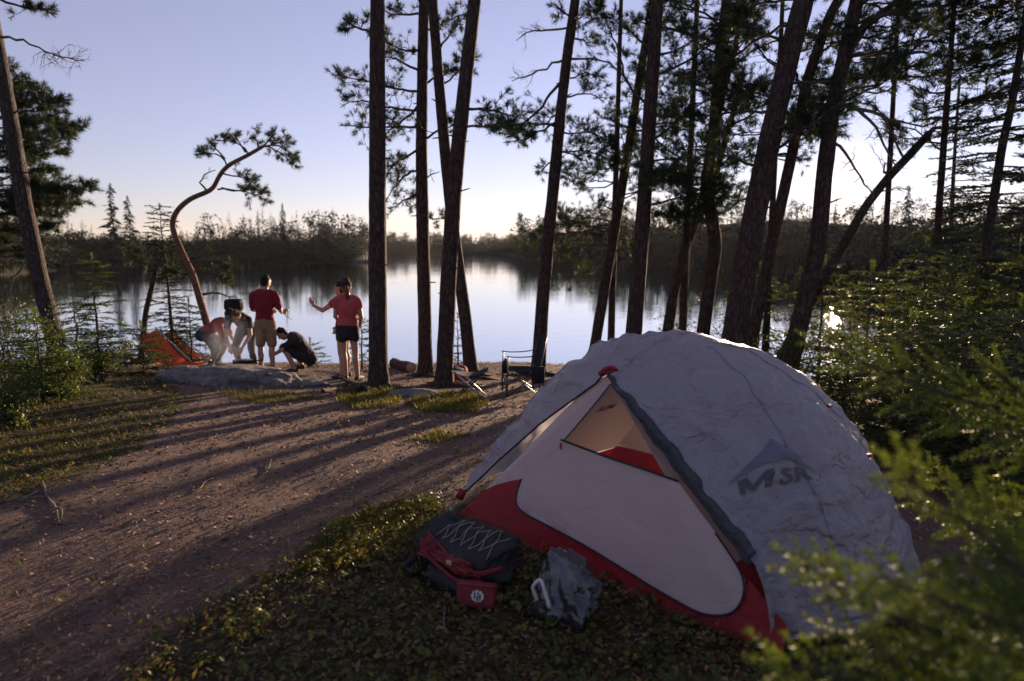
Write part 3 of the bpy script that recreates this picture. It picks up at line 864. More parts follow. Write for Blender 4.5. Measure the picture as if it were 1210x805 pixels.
for k in range(16): t.limb(1.9 + .22 * k, rng.uniform(0, 6.28), rng.uniform(.9, 2.1), rng.uniform(-.15, .35), .02, dens=1.4, sub_len=.5)
t.auto(5, 6, 11, .8, 1.8, dens=.5); t.done()
t = Tree('pine_tree', 'leaning trunk between the upright pine and the forked one', [(787, 405), (797, 340), (808, 300), (822, 262), (838, 232)], 12.6, 15, extra=2.2, seed=19, taper=.7)
t.auto(7, 1.6, 3.8, .7, 1.6, dens=1.2); t.done()
t = Tree('pine_tree', 'thickest dark pine trunk leaning right, behind the tent', [(866, 410), (883, 298), (909, 168), (935, 56), (950, 0)], 9.4, 30, seed=21, taper=.95)
for k in range(9): t.limb(2.6 + .28 * k, rng.uniform(.3, 5.9), rng.uniform(.9, 1.9), rng.uniform(-.1, .3), .02, dens=1.2, sub_len=.45)
t.auto(5, 6, 11, .8, 1.8, dens=.5); t.done()
t = Tree('pine_tree', 'slim pine trunk close against the thickest trunk on its right', [(886, 412), (911, 294), (935, 186), (954, 93), (980, 19), (998, -12)], 10.6, 15, seed=23, taper=.9)
for k in range(6): t.limb(3.0 + .35 * k, rng.uniform(.3, 5.9), rng.uniform(.9, 1.9), rng.uniform(-.1, .3), .02, dens=1.2, sub_len=.45)
t.auto(5, 6, 11, .8, 1.8, dens=.5); t.done()
t = Tree('pine_tree', 'forked pine trunk with the low sun at its edge', [(933, 432), (955, 340), (967, 290), (974, 209), (983, 130), (998, 67), (1006, 30), (1013, 0)], 9.8, 22, seed=25, taper=.75)
t.limb_px([(997, 72), (1010, 45), (1028, 26), (1054, 6), (1080, -8)], .09, .2, dens=.6, bare=.5, sub_len=.6)
t.limb_px([(996, 66), (1040, 64), (1090, 62), (1125, 70), (1150, 75)], .03, .4, dens=.9, bare=.4, sub_len=.5)
t.limb_px([(1050, 8), (1080, 4), (1110, 8), (1145, 4)], .03, .4, dens=1.3, bare=.3, sub_len=.5)
t.limb_px([(1003, 48), (1035, 20), (1055, 12), (1080, 28), (1105, 38)], .03, -.4, dens=1.2, bare=.3, sub_len=.5)
t.limb_px([(993, 122), (1020, 130), (1055, 142), (1090, 150)], .03, .1, live=False, dens=.8, bare=.3, sub_len=.4)
t.limb_px([(1012, 128), (1035, 150), (1045, 170), (1060, 198)], .022, -.1, live=False, dens=1.0, bare=.4, sub_len=.35)
t.limb_px([(984, 168), (1005, 182), (1020, 220), (1035, 232)], .022, -.2, live=False, dens=1.0, bare=.4, sub_len=.35)
t.limb_px([(986, 100), (960, 108), (930, 150), (920, 172)], .014, .3, live=False, dens=.8, bare=.4, sub_len=.3)
for k in range(10): t.limb(3.3 + .22 * k, rng.uniform(.3, 3.2), rng.uniform(.9, 2.1), rng.uniform(-.15, .3), .018, dens=1.2, sub_len=.45)
t.auto(5, 6, 11, .8, 1.8, dens=.5); t.done()
t = Tree('dead_tree', 'bare crooked trunk leaning right beside the low sun', [(985, 310), (998, 287), (1021, 246), (1050, 209), (1078, 180), (1096, 160)], 10.4, 11, extra=0, seed=27, taper=.8, bark='bark2')
t.limb_px([(1096, 160), (1093, 152), (1110, 150), (1125, 149), (1150, 155)], .035, .2, live=False, dens=1.2, bare=.2, sub_len=.45)
t.limb_px([(1052, 207), (1038, 204), (1036, 196), (1046, 192)], .02, -.1, live=False, dens=.4)
t.limb_px([(1070, 190), (1058, 165), (1045, 140), (1030, 118)], .016, .3, live=False, dens=1.0, sub_len=.4)
t.limb_px([(1035, 228), (1052, 222), (1066, 226)], .012, .2, live=False, dens=1.0, sub_len=.3)
t.done()

for u, top, d, w, z0, z1, n, nm in [(806, 824, 12.3, 10, 1.9, 6.0, 22, 'bushy thin pine in the gap between the upright and forked pines'), (905, 925, 11.6, 9, 2.8, 6.0, 13, 'thin bushy pine seen between the two leaning trunks'),
                              (1040, 1062, 10.9, 8, 3.8, 6.0, 14, 'thin bushy pine above the bare leaning trunk'), (1098, 1128, 10.2, 10, 2.9, 6.0, 17, 'thin pine with dark bushy limbs beside the dense spruce'), (722, 734, 13.6, 9, 1.7, 4.2, 15, 'thin bushy pine on the bank between two bare trunks')]:
    t = Tree('pine_tree', nm, [(u, 400), (u + (top - u) * .5, 200), (top, 0)], d, w, seed=int(u), taper=.6, extra=3)
    for k in range(n): t.limb(z0 + (z1 - z0) * (k + rng.random()) / n, rng.uniform(0, 6.28), rng.uniform(.7, 1.7), rng.uniform(-.15, .3), .014, dens=1.3, sub_len=.45)
    t.done()
def spruce(name, label, pix, d, wpx, h_extra, zlo, count, l0, l1, tint=(.4, .4, .4), seed=1):
    t = Tree(name, label, pix, d, wpx, extra=h_extra, bark='bark2', seed=seed, taper=.6)
    wood = MB()
    z1 = t.Q[-1, 2] + t.loc[2]
    for k in range(count):
        f = (k + rng.random()) / count; z = zlo + (z1 - zlo) * f
        i = t.idx(z); a = rng.random() * 2 * PI
        L = (l0 + (l1 - l0) * rng.random()) * (1 - .75 * max(0, f - .3))
        fir_bough(wood, t.leaf, t.Q[i], [math.cos(a), math.sin(a), .05], L, TW_MID, .085, .19, -.05, tint, .012)
    wood.build('branches', M['twig'], t.root, True)
    return t.done('spruce')
spruce('spruce_tree', 'dark dense spruce with drooping boughs at the right edge of the wood', [(1152, 450), (1168, 276), (1185, 168), (1196, 123), (1212, 20)], 9.6, 13, 2.5, .6, 88, .7, 1.5, seed=31)
spruce('spruce_tree', 'dark spruce half hidden behind its dense neighbour on the right', [(1195, 440), (1206, 340), (1222, 180), (1236, 40)], 11.5, 12, 2, .3, 62, .8, 1.6, seed=33)
spruce('spruce_tree', 'distant dark spruce filling the gap beyond the leaning dead trunk', [(1120, 400), (1122, 300), (1126, 220), (1130, 150)], 15.5, 9, 1.0, -.6, 60, .5, 1.15, seed=34)

# left side
t = Tree('pine_tree', 'rough barked leaning pine rising from the bushes on the left', [(64, 400), (45, 320), (28, 240), (12, 140), (-2, 60), (-14, 0)], 10.6, 20, seed=35, taper=.85, bark='bark2')
t.limb_px([(-8, 45), (20, 45), (45, 55), (65, 68), (100, 72)], .018, -.2, live=False, dens=1.6, bare=.5, sub_len=.4)
t.limb_px([(-14, -6), (15, 4), (40, 14), (62, 12)], .02, .2, dens=1.3, bare=.5, sub_len=.3)
t.limb_px([(40, 295), (24, 315), (8, 350), (2, 385)], .02, .2, live=False, dens=.8, bare=.4)
t.auto(5, 6, 11, .8, 1.8, dens=.5); t.done()
t = Tree('pine_tree', 'broad bushy pine behind the leaning trunk on the left', [(-22, 420), (-22, 300), (-18, 150), (-14, 60)], 17.0 - 2.2, 18, extra=.5, seed=37, taper=.4)
for k, (u, v) in enumerate([(22, 78), (38, 92), (55, 100), (62, 112), (75, 118), (82, 132), (70, 140), (92, 146), (106, 150), (88, 160), (62, 160), (74, 178), (55, 185), (72, 200), (40, 195), (30, 170), (42, 150), (30, 125), (20, 105),
                            (114, 220), (98, 228), (82, 222), (104, 238), (70, 238), (60, 228), (86, 250), (50, 250), (30, 235), (20, 225), (66, 268), (40, 270), (16, 265), (48, 240), (12, 285), (30, 300), (58, 292)]):
    v0 = v + 22 if v < 210 else v + 6
    t.limb_px([(-20, v0), (u * .35 - 12, v0 - 3), (u * .75 - 4, v + 6), (u - 4, v)], .024, rng.uniform(-1.2, 1.2), dens=1.5, bare=.4, sub_len=.42, tuft=.12, zs=.5)
t.done()
# the bent pine
t = Tree('bent_pine', 'bent pine with an S-curved trunk and flat windswept crown over the water', [(246, 388), (238, 360), (228, 325), (214, 296), (204, 272), (203, 262), (209, 248), (224, 235), (242, 228), (253, 224), (257, 210), (268, 196), (294, 183), (311, 173)], 13.8, 9.5, extra=0, bark='barkwarm', seed=39, taper=.42, flare=.4)
for pix, dy in [([(268, 196), (262, 183), (248, 179), (232, 183)], .3), ([(266, 188), (255, 176), (248, 168)], -.2), ([(294, 183), (286, 170), (270, 163), (258, 166)], -.3), ([(290, 180), (280, 165), (276, 158)], .3), ([(311, 173), (322, 162), (326, 150)], 0), ([(311, 173), (330, 170), (344, 178), (354, 192)], .3),
                ([(311, 173), (328, 176), (340, 188), (345, 196)], -.3), ([(305, 174), (306, 162), (300, 160)], .2), ([(257, 224), (280, 222), (300, 232), (322, 238)], .3), ([(262, 205), (280, 210), (296, 212), (304, 214)], -.3), ([(262, 222), (285, 228), (296, 222), (318, 228)], -.2), ([(320, 170), (335, 164), (346, 170)], .4)]:
    t.limb_px(pix, .016, dy, dens=1.35, bare=.4, sub_len=.30, tuft=.095)
t.limb_px([(245, 226), (231, 214), (242, 205), (255, 201)], .02, 0, live=False, dens=.5, sub_len=.2)
t.limb_px([(240, 348), (255, 345), (268, 350), (276, 352)], .03, -.2, live=False, dens=.3, sub_len=.2)
t.limb_px([(222, 310), (240, 305), (262, 312), (275, 326)], .018, .4, dens=1.6, bare=.5, sub_len=.35)
t.limb_px([(226, 322), (245, 320), (262, 328), (272, 336)], .018, .2, dens=1.6, bare=.5, sub_len=.35)
t.done()
t = Tree('crooked_tree', 'short crooked trunk between the small firs at the shore', [(170, 392), (172, 370), (178, 345), (186, 312)], 14.2, 8, extra=0, bark='bark2', seed=41, taper=.6)
t.limb_px([(186, 312), (178, 310), (165, 314), (155, 305)], .014, 0, dens=1.2, bare=.5, sub_len=.35)
t.limb_px([(186, 312), (200, 300), (215, 298)], .014, .3, dens=1.5, bare=.3, sub_len=.4)
t.limb_px([(183, 320), (160, 300), (140, 292)], .014, .4, dens=1.5, bare=.3, sub_len=.4)
t.limb_px([(180, 335), (200, 325), (212, 322)], .012, -.3, dens=1.5, bare=.3, sub_len=.35); t.done()

def base_at(u, d): 
    p = at(u, 300, d); return [p[0], d, 0]
fir_tree('slender_spruce', 'slender spire-topped young spruce beside the bent pine', base_at(199, 14.0), 3.35, .42, 22, 5, leafmat='spruce', tint=(.45, .45, .45), narrow=.6, lean=(-.12, 0))
fir_tree('young_fir', 'light green young fir with level tiers among the bushes', base_at(108, 11.6), 2.0, .75, 10, 5, tint=(.55, .55, .5), rise=.12)
fir_tree('young_fir', 'small dark young fir against the trunk foot of the leaning pine', base_at(82, 12.4), 1.5, .6, 8, 5, tint=(.4, .42, .4), rise=.15)
fir_tree('young_fir', 'young fir close behind the orange chairs', base_at(219, 13.6), 1.35, .5, 9, 5, tint=(.45, .45, .4), rise=.2)
fir_tree('young_fir', 'knee high fir bush at the edge of the litter, beside the flat rock', base_at(160, 11.0), .85, .5, 7, 5, tint=(.5, .5, .45), rise=.3)
for u, d, h, w, nm in [(-30, 8.2, 1.15, .75, 'tall leafy bush at the left edge'), (22, 8.6, 1.0, .7, 'leafy bush with pale new growth beside the leaning pine'), (60, 8.0, .55, .55, 'low leafy bush in front of the flat rock'), (100, 9.6, .7, .5, 'low leafy bush at the end of the flat rock'), (-5, 6.6, .6, .6, 'low leafy bush spilling onto the litter on the left')]:
    leafy_shrub('bush', nm, base_at(u, d), h, w, 9, 2300, .034, tint=(.42, .47, .4))
fir_tree('young_fir', 'fir sapling rising from the left bushes', base_at(35, 7.9), 1.05, .55, 8, 5, tint=(.5, .52, .42), rise=.35)
# shore seedlings
fir_tree('pine_seedling', 'pale green pine seedling on the bank beside the coral-shirted woman', base_at(424, 13.6), 1.15, .38, 6, 4, tint=(.7, .75, .65), rise=.5, twl=.2)
fir_tree('pine_seedling', 'thin pine seedling between the crossing trunks', base_at(540, 13.4), 1.1, .25, 6, 3, tint=(.6, .65, .5), rise=.6, twl=.17)
fir_tree('pine_seedling', 'knee high seedling on the bank behind the squatting person', base_at(362, 14.3), .55, .3, 5, 4, tint=(.6, .65, .5), rise=.6, twl=.17)
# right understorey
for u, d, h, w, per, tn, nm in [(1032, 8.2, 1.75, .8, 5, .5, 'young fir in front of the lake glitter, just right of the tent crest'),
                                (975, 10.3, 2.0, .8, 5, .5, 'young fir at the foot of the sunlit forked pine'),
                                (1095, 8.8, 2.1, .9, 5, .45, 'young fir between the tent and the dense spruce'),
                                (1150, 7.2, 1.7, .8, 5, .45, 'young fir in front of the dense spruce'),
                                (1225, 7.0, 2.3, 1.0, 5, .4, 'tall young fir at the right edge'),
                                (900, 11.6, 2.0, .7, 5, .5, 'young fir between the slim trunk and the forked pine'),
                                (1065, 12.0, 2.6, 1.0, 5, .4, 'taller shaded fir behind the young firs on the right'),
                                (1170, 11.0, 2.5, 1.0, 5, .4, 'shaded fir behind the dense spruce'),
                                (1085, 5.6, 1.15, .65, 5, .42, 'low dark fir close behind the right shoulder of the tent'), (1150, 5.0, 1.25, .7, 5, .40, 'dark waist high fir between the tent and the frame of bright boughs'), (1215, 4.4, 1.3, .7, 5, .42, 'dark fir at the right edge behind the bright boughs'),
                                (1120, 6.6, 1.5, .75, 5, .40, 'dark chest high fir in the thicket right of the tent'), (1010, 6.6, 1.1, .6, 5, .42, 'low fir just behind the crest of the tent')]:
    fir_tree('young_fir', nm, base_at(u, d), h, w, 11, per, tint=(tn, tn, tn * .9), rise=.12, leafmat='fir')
for u, d, h, w, lv, nm in [(945, 8.6, 1.1, .7, 1500, 'sunlit leafy shrub by the forked pine foot'), (1075, 7.4, .95, .7, 1700, 'leafy shrub just behind the right shoulder of the tent'),
                           (1010, 11.0, 1.9, .8, 1800, 'tall backlit leafy shrub over the water glitter'), (1130, 9.8, 1.9, .9, 1900, 'backlit leafy shrub between the firs'), (880, 12.6, 1.7, .7, 1300, 'backlit leafy shrub between the two thick trunks'),
                           (800, 13.2, 1.5, .6, 900, 'leafy shrub on the bank behind the leaning trunk'), (1200, 8.6, 1.4, .8, 1600, 'leafy shrub under the dense spruce')]:
    leafy_shrub('shrub', nm, base_at(u, d), h, w, 8, lv, .04, tint=(.5, .5, .45))

# ------------------------------------------------------------------ the tent
TA = np.array([-.315, 4.06, 0.0])                    # front-left stake on the ground
ex = np.array([.68, -.733, 0]); ex /= np.linalg.norm(ex)
ey = np.array([-ex[1], ex[0], 0]); ezv = np.array([0, 0, 1.0])
def T2W(P):
    P = np.atleast_2d(np.asarray(P, float))
    return TA + P[:, :1] * ex + P[:, 1:2] * ey + P[:, 2:] * ezv
def W2T(P):
    d = np.atleast_2d(P) - TA
    return np.stack([d @ ex, d @ ey, d[:, 2]], 1)
TENT = empty('tent', T2W([[1.05, .65, 0]])[0], 'grey dome tent with red floor and its door flap rolled open', 'tent')
TOFF = np.array(TENT.location)
def tent_obj(name, mb, m, smooth_shade=True, parent=None, colors=False):
    mb.v = [T2W(v) - TOFF for v in mb.v]
    return mb.build(name, m, parent or TENT, smooth_shade, colors)

def fabric(name, c1, trans, tcol, crumple=.5, rough=.55, spec=.35, scale=9, bd=.03):
    m, n, l, out = new_mat(name)
    tc = n.new('ShaderNodeTexCoord'); vec = tc.outputs['Object']
    w = noise_tex(n, l, 3.0, 4, .6, vec)
    ad = N(n, 'ShaderNodeMix', data_type='RGBA', blend_type='LINEAR_LIGHT'); ad.inputs[0].default_value = .16
    l.new(vec, ad.inputs[6]); l.new(w.outputs['Color'], ad.inputs[7])
    mpz = n.new('ShaderNodeMapping'); mpz.inputs['Scale'].default_value = (1, 1, 1.9); l.new(ad.outputs[2], mpz.inputs['Vector'])
    def ridged(sc_, dt):
        q = noise_tex(n, l, sc_, dt, .6, mpz.outputs[0], .6)
        m1 = n.new('ShaderNodeMath'); m1.operation = 'SUBTRACT'; m1.inputs[1].default_value = .5; l.new(q.outputs['Fac'], m1.inputs[0])
        m2 = n.new('ShaderNodeMath'); m2.operation = 'ABSOLUTE'; l.new(m1.outputs[0], m2.inputs[0])
        m3 = n.new('ShaderNodeMath'); m3.operation = 'POWER'; m3.inputs[1].default_value = .7; l.new(m2.outputs[0], m3.inputs[0]); return m3
    v1 = ridged(scale * .55, 3); n2 = ridged(scale * 1.7, 4)
    n3 = noise_tex(n, l, 2.2, 4, .6, vec)
    cr = ramp(n, l, n3.outputs['Fac'], [(.3, tuple(a * .95 for a in c1)), (.7, tuple(a * 1.03 for a in c1))])
    p = n.new('ShaderNodeBsdfPrincipled'); p.inputs['Roughness'].default_value = rough; p.inputs['Specular IOR Level'].default_value = spec
    l.new(cr.outputs[0], p.inputs['Base Color'])
    hh = n.new('ShaderNodeMath'); hh.operation = 'MULTIPLY_ADD'; hh.inputs[1].default_value = .28
    l.new(n2.outputs[0], hh.inputs[0]); l.new(v1.outputs[0], hh.inputs[2])
    b = n.new('ShaderNodeBump'); b.inputs['Strength'].default_value = crumple; b.inputs['Distance'].default_value = bd
    l.new(hh.outputs[0], b.inputs['Height']); l.new(b.outputs[0], p.inputs['Normal'])
    t = n.new('ShaderNodeBsdfTranslucent'); t.inputs['Color'].default_value = (*tcol, 1)
    ms = n.new('ShaderNodeMixShader'); ms.inputs[0].default_value = trans
    l.new(p.outputs[0], ms.inputs[1]); l.new(t.outputs[0], ms.inputs[2]); l.new(ms.outputs[0], out.inputs['Surface'])
    return m
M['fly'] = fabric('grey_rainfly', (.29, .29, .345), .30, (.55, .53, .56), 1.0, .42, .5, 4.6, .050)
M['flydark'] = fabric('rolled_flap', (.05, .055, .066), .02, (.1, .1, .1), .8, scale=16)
M['canopy'] = fabric('off_white_canopy', (.62, .54, .55), .42, (.95, .72, .58), .5, .7, .2, 2.6, .03)
M['redfab'] = fabric('red_floor_fabric', (.26, .014, .022), .28, (.9, .03, .03), .25, .5, .35, 6)
M['ink'] = mat('grey_print', (.085, .085, .10), (.07, .07, .08), 40, .6, 0, 10, .3)
M['inkblue'] = mat('blue_grey_print', (.13, .14, .185), (.12, .13, .17), 40, .6, 0, 10, .3)
M['zip'] = mat('dark_zip_tape', (.03, .03, .035), (.02, .02, .022), 90, .6, .3, 200, .3)
M['redtab'] = mat('red_webbing', (.30, .02, .03), (.20, .014, .02), 60, .6, .3, 300, .3)
M['alu'] = mat('pole_metal', (.45, .45, .47), (.3, .3, .32), 30, .35, 0, 10, .6)

APX = np.array([.93, .25]); PL = np.array([0.0, 0.0]); PR = np.array([1.86, 0.0])
CX, CY, AX, BF, BB, HT = 1.03, .65, 1.27, .95, 1.0, 1.10
PE = 2.5
def fly_z(x, y):
    xi = np.abs(x - CX) / AX; eta = np.where(y < CY, (CY - y) / BF, (y - CY) / BB)
    r = (np.abs(xi) ** PE + np.abs(eta) ** PE) ** (1 / PE)
    lf = smooth((CX - .05 - x) / .7)
    z = HT * np.clip(1 - np.clip(r, 0, 1) ** (2.25 - .45 * lf), 0, 1) ** (.72 + .16 * lf)
    # taut along the two edges of the door, from the apex to the stakes
    for q, zq in ((PL, .03), (PR, .33)):
        d = q - APX; L = np.hypot(*d); d = d / L
        t = np.clip(((x - APX[0]) * d[0] + (y - APX[1]) * d[1]) / L, 0, 1.25)
        dist = np.hypot(x - APX[0] - d[0] * L * t, y - APX[1] - d[1] * L * t)
        xl, yl = APX[0] + d[0] * L * t, APX[1] + d[1] * L * t
        xi = np.abs(xl - CX) / AX; eta = np.abs(CY - yl) / BF
        rl = (xi ** PE + eta ** PE) ** (1 / PE)
        lf = smooth((CX - .05 - xl) / .7)
        zl = HT * np.clip(1 - np.clip(rl, 0, 1) ** (2.25 - .45 * lf), 0, 1) ** (.72 + .16 * lf)
        tgt = .925 + (zq - .925) * t ** (1.06 if zq < .1 else 1.0)
        w = np.exp(-(dist / (.17 if zq < .1 else .34)) ** 2)
        z = z + (np.minimum(tgt, zl + .02) - zl) * w * .95 * np.where(t < .04, .75, 1)
    return z
def build_fly():
    nt, nr = 360, 110
    th = np.linspace(0, 2 * PI, nt, endpoint=False)
    ct, st = np.cos(th), np.sin(th)
    b = np.where(st < 0, BF, BB)
    rb = 1 / ((np.abs(ct) / AX) ** PE + (np.abs(st) / b) ** PE) ** (1 / PE)
    q = np.linspace(0, 1, nr) ** .62; q[0] = .004
    q = 1 - (1 - np.linspace(0.006, 1, nr)) ** 1.7
    X = CX + (rb * ct)[None] * q[:, None]; Y = CY + (rb * st)[None] * q[:, None]
    Z = fly_z(X, Y)
    P = np.stack([X, Y, Z], -1)
    e = 1e-3
    gx = (fly_z(X + e, Y) - fly_z(X - e, Y)) / (2 * e); gy = (fly_z(X, Y + e) - fly_z(X, Y - e)) / (2 * e)
    Nn = np.stack([-gx, -gy, np.ones_like(gx)], -1); Nn /= np.linalg.norm(Nn, axis=-1)[..., None]
    # wrinkles: pleats that run from the door apex, sagging folds on the sides, crumple
    dx, dy = X - APX[0], Y - APX[1]
    rad = np.hypot(dx, dy); ang = np.arctan2(dy, dx)
    S = np.zeros_like(X)
    for i in range(nr):
        for j in range(nt):
            x, y, z = P[i, j]
            a, rr = ang[i, j], rad[i, j]
            pl = mnoise.noise(Vector((a * 5.5, rr * .9, 3.1)))
            pl2 = mnoise.noise(Vector((a * 14, rr * 1.5, 8.2)))
            f1 = mnoise.noise(Vector((x * 2.2 + z * 1.5, y * 2.2, z * 4.5)))
            f2 = 1 - abs(mnoise.noise(Vector((x * 3.2 + z * 2, y * 3.2 - z * 2, z * 12 + 4))))
            f3 = 1 - abs(mnoise.noise(Vector((x * 8 + z * 5, y * 8, z * 24 + 9))))
            S[i, j] = .042 * pl * min(1, rr * 2) + .018 * pl2 * min(1, rr * 2.5) + .022 * f1 + .030 * (f2 - .75) + .014 * (f3 - .75)
    # long slack folds low on the end wall, fanning from the gathered corner
    c2 = np.hypot(X - PR[0], Y - PR[1]); a2 = np.arctan2(Y - PR[1], X - PR[0])
    S += .022 * np.sin(a2 * 9 + np.sin(a2 * 4) * 1.5) * np.exp(-((c2 - .35) / .35) ** 2) * smooth((.75 - Z) / .4)
    S *= np.clip(Z / .12, .15, 1)
    for q in (PL, PR):                                   # the hemmed door edges are pulled straight
        d = q - APX; L = np.hypot(*d); d = d / L
        t = np.clip(((X - APX[0]) * d[0] + (Y - APX[1]) * d[1]) / L, 0, 1)
        S *= .12 + .88 * smooth(np.hypot(X - APX[0] - d[0] * L * t, Y - APX[1] - d[1] * L * t) / .16)
    P = P + Nn * S[..., None]
    P[..., 2] = np.maximum(P[..., 2], .012) + .035
    bm = bmesh.new()
    vs = [[bm.verts.new(P[i, j]) for j in range(nt)] for i in range(nr)]
    c = bm.verts.new((CX, CY, float(P[0, :, 2].mean())))
    for j in range(nt):
        bm.faces.new((c, vs[0][j], vs[0][(j + 1) % nt]))
        for i in range(nr - 1):
            bm.faces.new((vs[i][j], vs[i + 1][j], vs[i + 1][(j + 1) % nt], vs[i][(j + 1) % nt]))
    def cut(a, b):
        d = unit(np.r_[b - a, 0]); n = (d[1], -d[0], 0)
        bmesh.ops.bisect_plane(bm, geom=bm.verts[:] + bm.edges[:] + bm.faces[:], plane_co=(a[0], a[1], 0), plane_no=n, dist=1e-5)
    cut(APX, PL); cut(APX, PR)
    kill = []
    def side(p, a, b): return (b[0] - a[0]) * (p[1] - a[1]) - (b[1] - a[1]) * (p[0] - a[0])
    for f in bm.faces:
        p = f.calc_center_median()
        if side(p, APX, PL) > 0 and side(p, APX, PR) < 0 and p.y < APX[1]: kill.append(f)
    bmesh.ops.delete(bm, geom=kill, context='FACES')
    for v in bm.verts:
        w = T2W([v.co])[0] - TOFF; v.co = w
    me = bpy.data.meshes.new('fly'); bm.to_mesh(me)
    bvh = BVHTree.FromBMesh(bm); bm.free()
    me.polygons.foreach_set('use_smooth', np.ones(len(me.polygons), bool))
    o = link('fly', me, M['fly'], TENT)
    return o, bvh
fly, FLYBVH = build_fly()
def on_fly(x, y, lift=.006):
    """point on the fly above tent coords x, y (tent-root space)"""
    w = T2W([[x, y, 3.0]])[0] - TOFF
    h = FLYBVH.ray_cast(Vector(w), Vector((0, 0, -1)))
    if h[0] is None:
        z = float(fly_z(np.array(x), np.array(y))) + .035
        return np.array([*(T2W([[x, y, 0]])[0] - TOFF)[:2], z + lift])
    return np.array(h[0]) + np.array(h[1]) * (lift if h[1].z > 0 else -lift)
def fly_line(a, b, n=40, lift=.006):
    return np.array([on_fly(a[0] + (b[0] - a[0]) * t, a[1] + (b[1] - a[1]) * t, lift) for t in np.linspace(0, 1, n)])
# edges of the door opening: tape on the left, rolled flap on the right
mb = MB(); L1 = fly_line(APX + [-.004, .004], PL + [.02, .012], 46); tube(mb, L1, .006, 6); mb.build('edge_tape', M['zip'], fly, True)
L2 = fly_line(APX + [.0, .012], PR + [.06, .0], 60, .0)
k = np.linspace(0, 1, 60)
mb = MB()
for off, rr, sd_ in ((0, .019, 1), (1, .016, 2)):
    Q = L2.copy()
    Q[:, 2] -= .014 + off * .030 * smooth(k * 3)
    Q += np.array([mnoise.noise(Vector((t * 9 + sd_ * 7, 0, sd_))) for t in k])[:, None] * np.array([.5, -.5, .8]) * .022
    rad = rr * (.55 + .75 * smooth(k * 3)) * (1 + .35 * np.array([mnoise.noise(Vector((t * 16, sd_, 4))) for t in k]))
    tube(mb, Q, rad, 12, rough=.14)
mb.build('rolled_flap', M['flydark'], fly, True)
# seam over the end pole
mb = MB()
for (a, b) in (((1.30, .62), (2.22, .22)), ((1.30, .66), (2.20, 1.15)), ((.80, .62), (.02, .2))):
    tube(mb, fly_line(np.array(a), np.array(b), 40, .002), .004, 5)
mb.build('seam', M['fly'], fly, True)
for (x, y, rz) in ((1.80, .93, .4), (2.02, .90, .7), (.93, .26, .2), (.35, .80, .1)):
    mb = MB(); p = on_fly(x, y, .004)
    boxm(mb, p, (.05, .018, .012), Matrix.Rotation(rz, 3, 'Z')); mb.build('red_tab', M['redtab'], fly)
# apex hood
mb = MB(); a0 = on_fly(*(APX + [0, .03]), .012)
Q = np.array([a0 + [-.055, .012, -.035], a0 + [-.03, 0, -.004], a0 + [0, -.006, .008], a0 + [.025, -.008, -.002], a0 + [.04, -.004, -.02]])
tube(mb, resample(Q, .01), .014, 8, rough=.2); mb.build('apex_hood', M['redtab'], fly, True)

# front wall of the inner tent: a leaning plane through the floor edge and the apex
WA = np.array([.0, -.07, .0]); WN = unit(np.cross([1, 0, 0], [0, .32, .90]))
W0 = T2W([WA])[0]; wn_w = ex * WN[0] + ey * WN[1] + ezv * WN[2]
def wall(u, v, off=0.0):
    r = ray(u, v); t = np.dot(W0 - CAM, wn_w) / np.dot(r, wn_w)
    return CAM + r * t + (-wn_w if np.dot(wn_w, r) > 0 else wn_w) * off
def panel(name, poly, m, off=0.0, bulge=.012, seed=0, clip0=True, parent=None, sub=3):
    P = [wall(u, v, off) for u, v in poly]
    bm = bmesh.new()
    vs = [bm.verts.new(p - TOFF) for p in P]
    f = bm.faces.new(vs); f.normal_update()
    bmesh.ops.triangulate(bm, faces=[f], ngon_method='EAR_CLIP')
    for _ in range(sub):
        bmesh.ops.subdivide_edges(bm, edges=[e for e in bm.edges if e.calc_length() > .05], cuts=1, use_grid_fill=True)
        bmesh.ops.triangulate(bm, faces=bm.faces[:])
    nn_ = Vector(wn_w)
    for v in bm.verts:
        if clip0 and v.co.z + TOFF[2] < .0: v.co.z = -TOFF[2] + .0
        edge = v.is_boundary
        d = mnoise.noise(v.co * 2.2 + Vector((seed, 0, 0))) * bulge + mnoise.noise(v.co * 6 + Vector((0, seed, 0))) * bulge * .35
        v.co += nn_ * d
    me = bpy.data.meshes.new(name); bm.to_mesh(me); bm.free()
    me.polygons.foreach_set('use_smooth', np.ones(len(me.polygons), bool))
    o = link(name, me, m, parent or TENT)
    return o
DOOR = [(666, 522), (640, 546), (617, 566), (612, 580), (610, 594), (614, 602), (624, 609), (655, 625), (689, 643), (735, 671), (778, 698), (805, 713), (823, 723), (836, 727), (848, 728), (860, 727), (870, 722), (877, 712), (881, 698), (880, 685), (872, 668), (846, 630), (800, 567), (760, 553), (720, 540)]
panel('side_panel', [(716, 444), (700, 452), (664, 487), (628, 524), (594, 558), (572, 579), (585, 573), (600, 569), (617, 566), (666, 522), (690, 493), (712, 467), (724, 452)], M['canopy'], -.004, .004, 2)
door = panel('door_panel', DOOR, M['canopy'], 0.0, .022, 4)
RED = [(540, 608), (560, 590), (572, 579), (585, 573), (600, 569), (617, 566), (612, 580), (610, 594), (614, 602), (624, 609), (655, 625), (689, 643), (735, 671), (778, 698), (805, 713), (823, 723), (836, 727), (848, 728), (860, 727), (870, 722), (877, 712), (881, 698), (884, 685), (905, 710), (930, 740), (925, 772), (900, 768), (860, 757), (800, 738), (740, 712), (680, 682), (620, 648), (570, 622)]
panel('floor_front', RED, M['redfab'], -.002, .012, 6)
